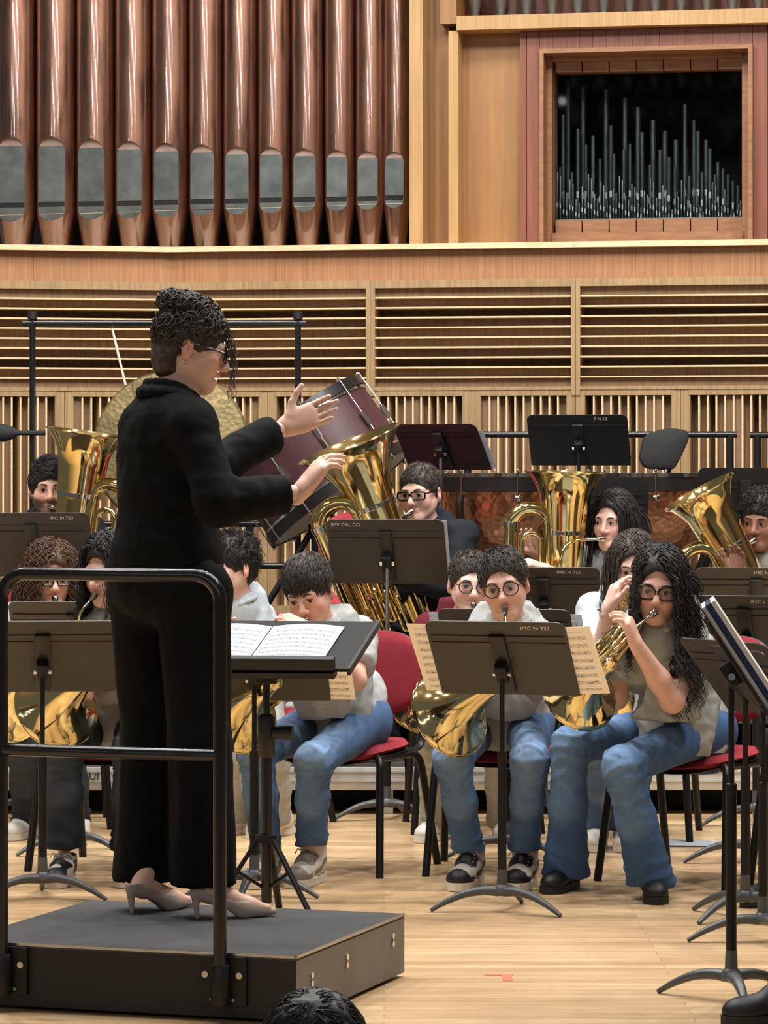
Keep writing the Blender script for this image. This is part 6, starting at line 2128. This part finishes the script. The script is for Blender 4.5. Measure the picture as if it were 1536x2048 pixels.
# player beyond the right edge: only a shoe and a trouser leg reach into the frame
r, i14 = person('player in dark trousers and black shoes, cut off by the right edge', P(1668, 1170, 11.3), -25, 6, 0, 1690, 11.9, -30, opt=dict(skin='light', hair='short', hair_mat='hair_dark'),
    knee_a=P(1562, 1490, 11.35), knee_b=P(1650, 1510, 11.2), ank_a=P(1556, 1765, 11.42), ank_b=P(1660, 1780, 11.3), foot_a=V3(-.75, -.7, 0), foot_b=V3(-.5, -.8, 0),
    shirt=GREY, pants=dict(col=srgb(24,24,28), fade=srgb(34,34,38)), shoes=SHOE['black'], ch=.012, hand_h=.006, hh=.005, el_a=P(1640, 1390, 11.5), wr_a=P(1660, 1330, 11.3))
chair(i14['hip'][0], i14['hip'][1] + .03, 0, -30, 'red chair beyond the right edge of the photo')
r, i15 = person('player in black shoes near the bottom right corner, mostly outside the photo', P(1760, 1150, 9.3), -60, 6, 0, 1790, 9.45, -65, opt=dict(skin='light', hair='short', hair_mat='hair_dark'),
    knee_a=P(1700, 1600, 9.0), knee_b=P(1720, 1640, 8.75), ank_a=P(1580, 1985, 8.95), ank_b=P(1690, 2010, 8.65), foot_a=V3(-1, -.25, 0), foot_b=V3(-1, -.2, 0),
    shirt=GREY, pants=dict(col=srgb(24,24,28), fade=srgb(34,34,38)), shoes=SHOE['black'], ch=.012, hand_h=.006, hh=.005, shoe_s=1.05, el_a=P(1700, 1400, 9.2), wr_a=P(1720, 1300, 9.0))
chair(i15['hip'][0], i15['hip'][1] + .03, 0, -65, 'red chair beyond the bottom right corner')

# empty chairs on the middle riser
for px, lb in ((728, 'empty red chair on the middle riser, seen through the leaning tuba'),):
    chair((px - CX)*15.70/F, 15.70, .40, 0, lb)

# ------------------------------------------------------------------ music stands
t, W1 = music_stand('music stand in the centre front with cream sheets poking out on both sides', 1003, 11.2, P(0, 1244, 11.1)[2], -18, 40, .475, .325, txt='IMC N 332', txt_x=.085, legs=(-20, 200, 90))
lay_sheet(W1, -.292, -.02, .005, .305, 'cream sheet of music at the left of the centre stand', skew=-.012)
lay_sheet(W1, .03, .335, .0, .300, 'cream sheet of music at the right of the centre stand', skew=-.02, curl=.02)
t, W2_ = music_stand('music stand at the left front, seen through the guard rail', 85, 11.55, P(0, 1243, 11.45)[2], 6, 40, .50, .325, txt='786 C073', txt_x=-.22, legs=(-25, 205, 90))
lay_sheet(W2_, .05, .305, .0, .30, 'pale sheet of music at the right of the left front stand', M['paper_white'])
t, W3 = music_stand('music stand directly behind the conductor desk', 508, 11.62, P(0, 1262, 11.5)[2], -6, 40, .50, .325, legs=(-15, 195, 265))
lay_sheet(W3, .10, .335, -.0, .28, 'cream sheet hanging from the stand behind the conductor desk', skew=-.01)
t, W4 = music_stand('tall music stand in the middle in front of the leaning tuba', 774, 14.15, P(0, 1040, 14.0)[2], -8, 34, .49, .325, txt='IMV CAL CO', txt_x=-.225, chrome=True, legs=(-25, 205, 80))
lay_sheet(W4, .02, .258, .0, .32, 'sheet of music on the tall middle stand', M['paper_white'])
t, W5 = music_stand('music stand in front of the bearded man at the far left', 62, 14.29, P(0, 1026, 14.2)[2], 2, 34, .50, .325, txt='IMC N 723', txt_x=.08)
t, W6 = music_stand('music stand in front of the long-haired tuba girl', 1088, 14.2, P(0, 1135, 14.1)[2], -9, 38, .48, .325, txt='IMC N 725', txt_x=.06, legs=(-20, 200, 90))
lay_sheet(W6, .0, .27, .0, .30, 'pale sheet on the stand of the long-haired tuba girl', M['paper_white'])
t, W7 = music_stand('music stand in front of the boy with black curls', 1512, 13.95, P(0, 1136, 13.85)[2], -5, 38, .50, .325, txt='IMC N 71', txt_x=-.01, legs=(-20, 200, 90))
t, W8 = music_stand('music stand in the second row, behind the centre stand', 1015, 12.75, P(0, 1219, 12.65)[2], -12, 40, .50, .325, txt='IMC N 336', txt_x=.02, legs=(-20, 200, 90))
lay_sheet(W8, -.285, -.03, .0, .30, 'pale sheet at the left of the second-row stand', M['paper_white'])
lay_sheet(W8, .03, .30, .0, .30, 'pale sheet at the right of the second-row stand', M['paper_white'], skew=-.01)
t, W9 = music_stand('music stand in the second row at the right, beside the curly-haired girl', 1492, 12.6, P(0, 1192, 12.5)[2], -14, 40, .50, .34, txt='IMC L 76', txt_x=.03, legs=(-20, 200, 90))
t, W10 = music_stand('music stand in the second row at the left, in front of the brown curls', 150, 12.9, P(0, 1204, 12.8)[2], -4, 40, .48, .325)
t, W13 = music_stand('front music stand at the right, its pole left of the edge-on folder', 1487, 11.05, P(0, 1285, 10.9)[2], -60, 40, .48, .32, legs=(-170, -75, 60))
t, W14 = music_stand('black music stand at the right edge with a brass-coloured knob', 1522, 10.5, P(0, 1300, 10.4)[2], -75, 38, .48, .32, legs=(-100, 120, 0), desk_mat=M['stand_black'])

# nearest stand, seen edge-on, carrying a blue folder
t, W11 = music_stand('nearest music stand at the right, seen edge-on with a blue folder', 1459, 9.32, P(0, 1196, 9.3)[2], -95, 33, .42, .36, desk_mat=M['stand_black'], legs=(-122, 10, 130))
fo = thing('music_folder', 'navy and white folder standing edge-on on the nearest stand', 'folder', tuple(W11(0, 0, .02)))
for kk, (o0, o1, mt_) in enumerate(((.004, .014, 'white_text'), (.014, .032, 'folder_blue'), (.032, .044, 'white_text'))):
    b = MB(); b.box((-.17, .004, o0), (.17, .33, o1), lambda x, v, o: tuple(W11(x, v, o))); b.build('leaf', M[mt_], fo)

# percussion stands behind the timpani
t, Wp = music_stand('black music stand far back, between the bass drum and the timpani', 880, 15.75, P(0, 849, 15.7)[2], -26, 42, .42, .28, floor=.40, desk_mat=M['stand_black'], chrome=True)
lay_sheet(Wp, -.02, .235, .02, .24, 'white sheet on the black stand by the bass drum', M['paper_white'])
t, Wp2 = music_stand('black music stand far back, above the timpani', 1157, 16.08, P(0, 830, 16.0)[2], -10, 38, .475, .30, floor=.60, desk_mat=M['stand_black'], txt='P N 12', txt_x=.08)
t, Wp3 = music_stand('black music stand far back at the right edge, right of the timpani', 1490, 15.75, P(0, 936, 15.7)[2], 0, 20, .44, .34, floor=.40, desk_mat=M['stand_black'])
t, Wp4 = music_stand('black music stand behind the long-haired tuba girl', 1235, 15.75, P(0, 955, 15.7)[2], 2, 16, .28, .42, floor=.40, desk_mat=M['stand_black'])

# papers lying on the floor behind the right-hand chair
q = FL(1385, 1690, 0)
sheet('sheet_music', 'white sheets lying on the floor behind the right-hand chair', lambda u, v: q + V3(-.20 + .30*u, -.08 + .22*v, .004 + .003*math.sin(4*u)), 6, 4, M['paper_white'])

q = FL(1012, 1956, 0)
b = MB(); b.box((q[0] - .012, q[1] - .06, .0), (q[0] + .018, q[1] + .05, .0012)); b.box((q[0] - .06, q[1] + .05, .0), (q[0] + .022, q[1] + .07, .0012))
tag(b.build('floor_tape_mark', plain('red_tape', srgb(214,110,90), .6)), 'faded red tape mark on the stage floor', 'tape')

# dark head of a listener in front of the stage
hc = P(630, 2150, 5.2)
r = thing('person', 'dark-haired head of a listener at the bottom edge', 'person', (hc[0], hc[1], -.92))
Rl = rotm(175, 0, 0)
nk = hc + V3(0, 0, -.14)
V, Q = head_sdf(hc, Rl, 1.02, nk, {}, .005)
cA = skin_cols(V, hc, Rl, 1.02, SKIN['light'], {})
s = SDF(.012); tr_ = nk + V3(0, 0, -.25)
s.rc(nk, tr_, .06, .11, .05)
V2, Q2 = s.mesh()
V, Q, cc = join([(V, Q, cA), (V2, Q2, np.tile(np.array(SKIN['light'][:3]), (len(V2), 1)))])
mesh_obj('body', V, Q, M['skin'], r, cc)
hair(hc, Rl, 1.04, dict(hair='short', hlen=.05, nhair=1600, hr=.0016, lift=.06), r, M['hair_black'])
s = SDF(.014)
s.ell(nk + V3(0, 0, -.32), (.19, .12, .24), None, .05)
for sx in (-1, 1):
    s.rc(nk + V3(0, 0, -.07), nk + V3(sx*.17, 0, -.12), .05, .06, .05).rc(nk + V3(sx*.17, 0, -.12), nk + V3(sx*.22, -.03, -.42), .06, .05, .04)
V, Q = s.mesh(); mesh_obj('jacket', cloth_fold(V, Q, .006, 12), Q, M['suit'], r)
# ------------------------------------------------------------------ the conductor
def conductor():
    hc = P(384, 694, 9.80); hs = 1.0
    Rh = rotm(98, 16, 2)
    root = thing('person', 'woman in a black suit conducting on the podium, arms raised, in profile', 'person', P(345, 1815, 9.8)*V3(1,1,0) + V3(0,0,PZ))
    ty = 122
    fwd = V3(math.sin(R(ty)), -math.cos(R(ty)), 0); sd = V3(math.cos(R(ty)), math.sin(R(ty)), 0)
    neck = P(352, 782, 9.80)
    a, bsh = P(384, 846, 9.66), P(283, 850, 9.94)
    ea, eb = P(436, 1005, 9.58), P(430, 935, 10.02)
    wa, wb = P(572, 988, 9.68), P(545, 868, 10.15)
    chest = P(335, 905, 9.80); waist = P(338, 1030, 9.80); hip = P(334, 1165, 9.82)
    hA, hB = P(385, 1190, 9.74), P(295, 1190, 9.90)
    kA, kB = P(400, 1480, 9.70), P(302, 1480, 9.88)
    aA, aB = P(408, 1768, 9.70), P(290, 1760, 9.86)
    opt = dict(skin='pale', mouth='open', hairline=.052, nape=-.085, side=-.012)
    V, Q = head_sdf(hc, Rh, hs, neck, opt, .0028)
    base = SKIN['pale']; bare = np.array(base[:3])
    parts = [(V, Q, skin_cols(V, hc, Rh, hs, base, opt))]
    s = SDF(.010)
    s.rc(neck, chest, .055, .10, .05).rc(chest, waist, .10, .10, .06).rc(waist, hip, .10, .12, .06)
    for x0, x1, x2, x3 in ((hip, hA, kA, aA), (hip, hB, kB, aB)):
        s.rc(x0, x1, .09, .08, .05).rc(x1, x2, .075, .05, .04).rc(x2, x3, .046, .032, .03)
    for x0, x1, x2 in ((a, ea, wa), (bsh, eb, wb)):
        s.rc(chest + V3(0,0,.08), x0, .05, .04, .03).rc(x0, x1, .04, .033, .02).rc(x1, x2, .033, .023, .02)
    V, Q = s.mesh(); parts.append((V, Q, np.tile(bare, (len(V), 1))))
    for wr, el, d, n, ts, cu, sp, th in (
            (wa, ea, V3(.62, .10, .80), V3(.75, .45, -.55), 1, [.35, .42, .48, .5], .12, (.85, .6, .1)),
            (wb, eb, V3(.90, .15, .38), V3(.10, -1, .10), -1, [.16, .12, .14, .2], .12, (.55, .95, -.05))):
        d0 = unit(wr - el)
        wr2 = wr + d0*.045
        s = SDF(.004); s.rc(wr - d0*.06, wr2, .029, .0225, .01); V, Q = s.mesh(); parts.append((V, Q, np.tile(bare, (len(V), 1))))
        V, Q = hand_sdf(wr2 + unit(d)*.012, d, n, ts, cu, 1.0, sp, th, .0028)
        col = np.tile(bare, (len(V), 1)); parts.append((V, Q, col))
    # bare feet in the pumps
    fdir = {'A': unit(V3(.175, .05, 0)), 'B': unit(V3(.17, .16, 0))}
    heel = {'A': FL(393, 1838, PZ), 'B': FL(263, 1828, PZ)}
    for x, an in (('A', aA), ('B', aB)):
        f = fdir[x]; h0 = heel[x]
        s = SDF(.005)
        hl = h0 + f*.022 + V3(0, 0, .085)
        ball = h0 + f*.150 + V3(0, 0, .030); toe = h0 + f*.205 + V3(0, 0, .022)
        top = an*.25 + (h0 + f*.045)*.75; top[2] = an[2] + .06
        s.rc(top, hl + f*.03 + V3(0,0,.03), .036, .034, .02).rc(hl + f*.03 + V3(0,0,.03), hl + f*.01, .034, .026, .02)
        s.rc(hl + f*.02, ball, .027, .026, .03).rc(ball, toe, .025, .014, .02)
        V, Q = s.mesh(); parts.append((V, Q, np.tile(bare, (len(V), 1))))
    V, Q, cc = join(parts)
    mesh_obj('body', V, Q, M['skin'], root, cc)
    eyes_brows(hc, Rh, hs, opt, root, M['hair_black'])
    ho = dict(opt, hair='bun', hr=.0022, nhair=1500, curls=330)
    hair(hc, Rh, hs, ho, root, M['hair_dark'])
    add_glasses(hc, Rh, hs, root, M['glasses'], 'rect', 1.05)
    p = lambda x, y, z: hc + Rh @ (V3(x, y, z)*hs)
    b = MB(); b.ball(p(-.080, .012, -.052), .005, 10); b.build('earring', M['chrome'], root)
    b = MB(); b.tube([p(-.080, .030, .058), p(-.077, -.006, .075)], .0028, 6); b.build('hair_pin', M['chrome'], root)
    # pumps
    for x in 'AB':
        f = fdir[x]; h0 = heel[x]; r = V3(-f[1], f[0], 0)
        L = lambda q, w_, z: h0 + f*q + r*w_ + V3(0, 0, z)
        s = SDF(.0035)
        s.rc(L(.010, 0, .088), L(.035, 0, .080), .028, .028, .015)
        s.rc(L(.035, 0, .070), L(.140, 0, .026), .026, .030, .02)
        s.rc(L(.140, 0, .024), L(.225, 0, .013), .031, .009, .02)
        s.rc(L(.00, 0, .118), L(.10, 0, .082), .033, .034, .006, 's')
        s.rc(L(.10, 0, .078), L(.165, 0, .045), .032, .020, .006, 's')
        s.rc(L(.06, 0, .006), L(.10, 0, -.012), .032, .022, .01, 's')
        s.plane(L(.13, 0, .001), V3(0,0,-1), .25, .002)
        s.rc(L(-.004, 0, .070), L(.002, 0, .004), .013, .0058, .012)
        V, Q = s.mesh()
        mesh_obj('shoe', V, Q, M['shoe'], root, np.tile(np.array(srgb(176,160,150)[:3]), (len(V), 1)))
    # jacket
    s = SDF(.008)
    B3 = np.stack([sd, fwd, V3(0,0,1)], 1)
    s.ell(P(330, 890, 9.80), (.165, .120, .17), B3, .06)
    s.ell(P(336, 1010, 9.80), (.152, .128, .17), B3, .08)
    s.ell(P(332, 1120, 9.82), (.178, .150, .13), B3, .08)
    s.rc(P(348, 806, 9.8), a, .048, .056, .05).rc(P(348, 806, 9.8), bsh, .048, .054, .05)
    for x0, x1, x2 in ((a, ea, wa), (bsh, eb, wb)):
        d0 = unit(x2 - x1)
        s.rc(x0, x1, .060, .057, .04).rc(x1, x2 + d0*.03, .058, .050, .025).plane(x2, d0, .10, .004)
    # standing collar and lapels round the neck
    s.rc(P(352, 775, 9.8), P(372, 740, 9.82), .052, .055, .01, 's')
    s.plane(P(330, 1152, 9.82), V3(0,0,-1), .30, .006)
    V, Q = s.mesh()
    V = cloth_fold(V, Q, .007, 8); V = cloth_fold(V, Q, .003, 20)
    jk = mesh_obj('suit_jacket', V, Q, M['suit'], root)
    s = SDF(.005)
    nx = P(345, 772, 9.80)
    pts = []
    for kk in range(15):
        an = R(-150 + 300*kk/14)
        e = sd*math.sin(an)*.078 - fwd*math.cos(an)*.074
        pts.append(nx + e + V3(0, 0, .012 - .10*(abs(an)/R(150))**3))
    for i in range(14):
        s.rc(pts[i], pts[i+1], .010, .010, .004)
        e0 = unit((pts[i] - nx)*V3(1,1,0)); e1 = unit((pts[i+1] - nx)*V3(1,1,0))
        s.rc(pts[i] + e0*.014 + V3(0,0,-.03), pts[i+1] + e1*.014 + V3(0,0,-.03), .013, .013, .02)
    V, Q = s.mesh(); mesh_obj('collar', V, Q, M['suit'], jk)
    # trousers, wide legs
    s = SDF(.008)
    s.ell(P(332, 1165, 9.82), (.178, .150, .12), B3, .05)
    for h_, k_, an in ((hA, kA, aA), (hB, kB, aB)):
        s.rc(P(334, 1160, 9.82), h_, .11, .105, .05).rc(h_, k_, .104, .086, .03).rc(k_, an + V3(0,0,-.03), .086, .092, .02)
    for an in (aA, aB):
        s.plane(an, V3(0, 0, -1), .17, .004)
    V, Q = s.mesh()
    N = vnormals(V, Q)
    V = V + N*((1 - np.abs(fnoise(V*V3(1,1,.25), 16, 2))*2)*.006)[:,None]
    mesh_obj('trousers', V, Q, M['suit'], root)
conductor()
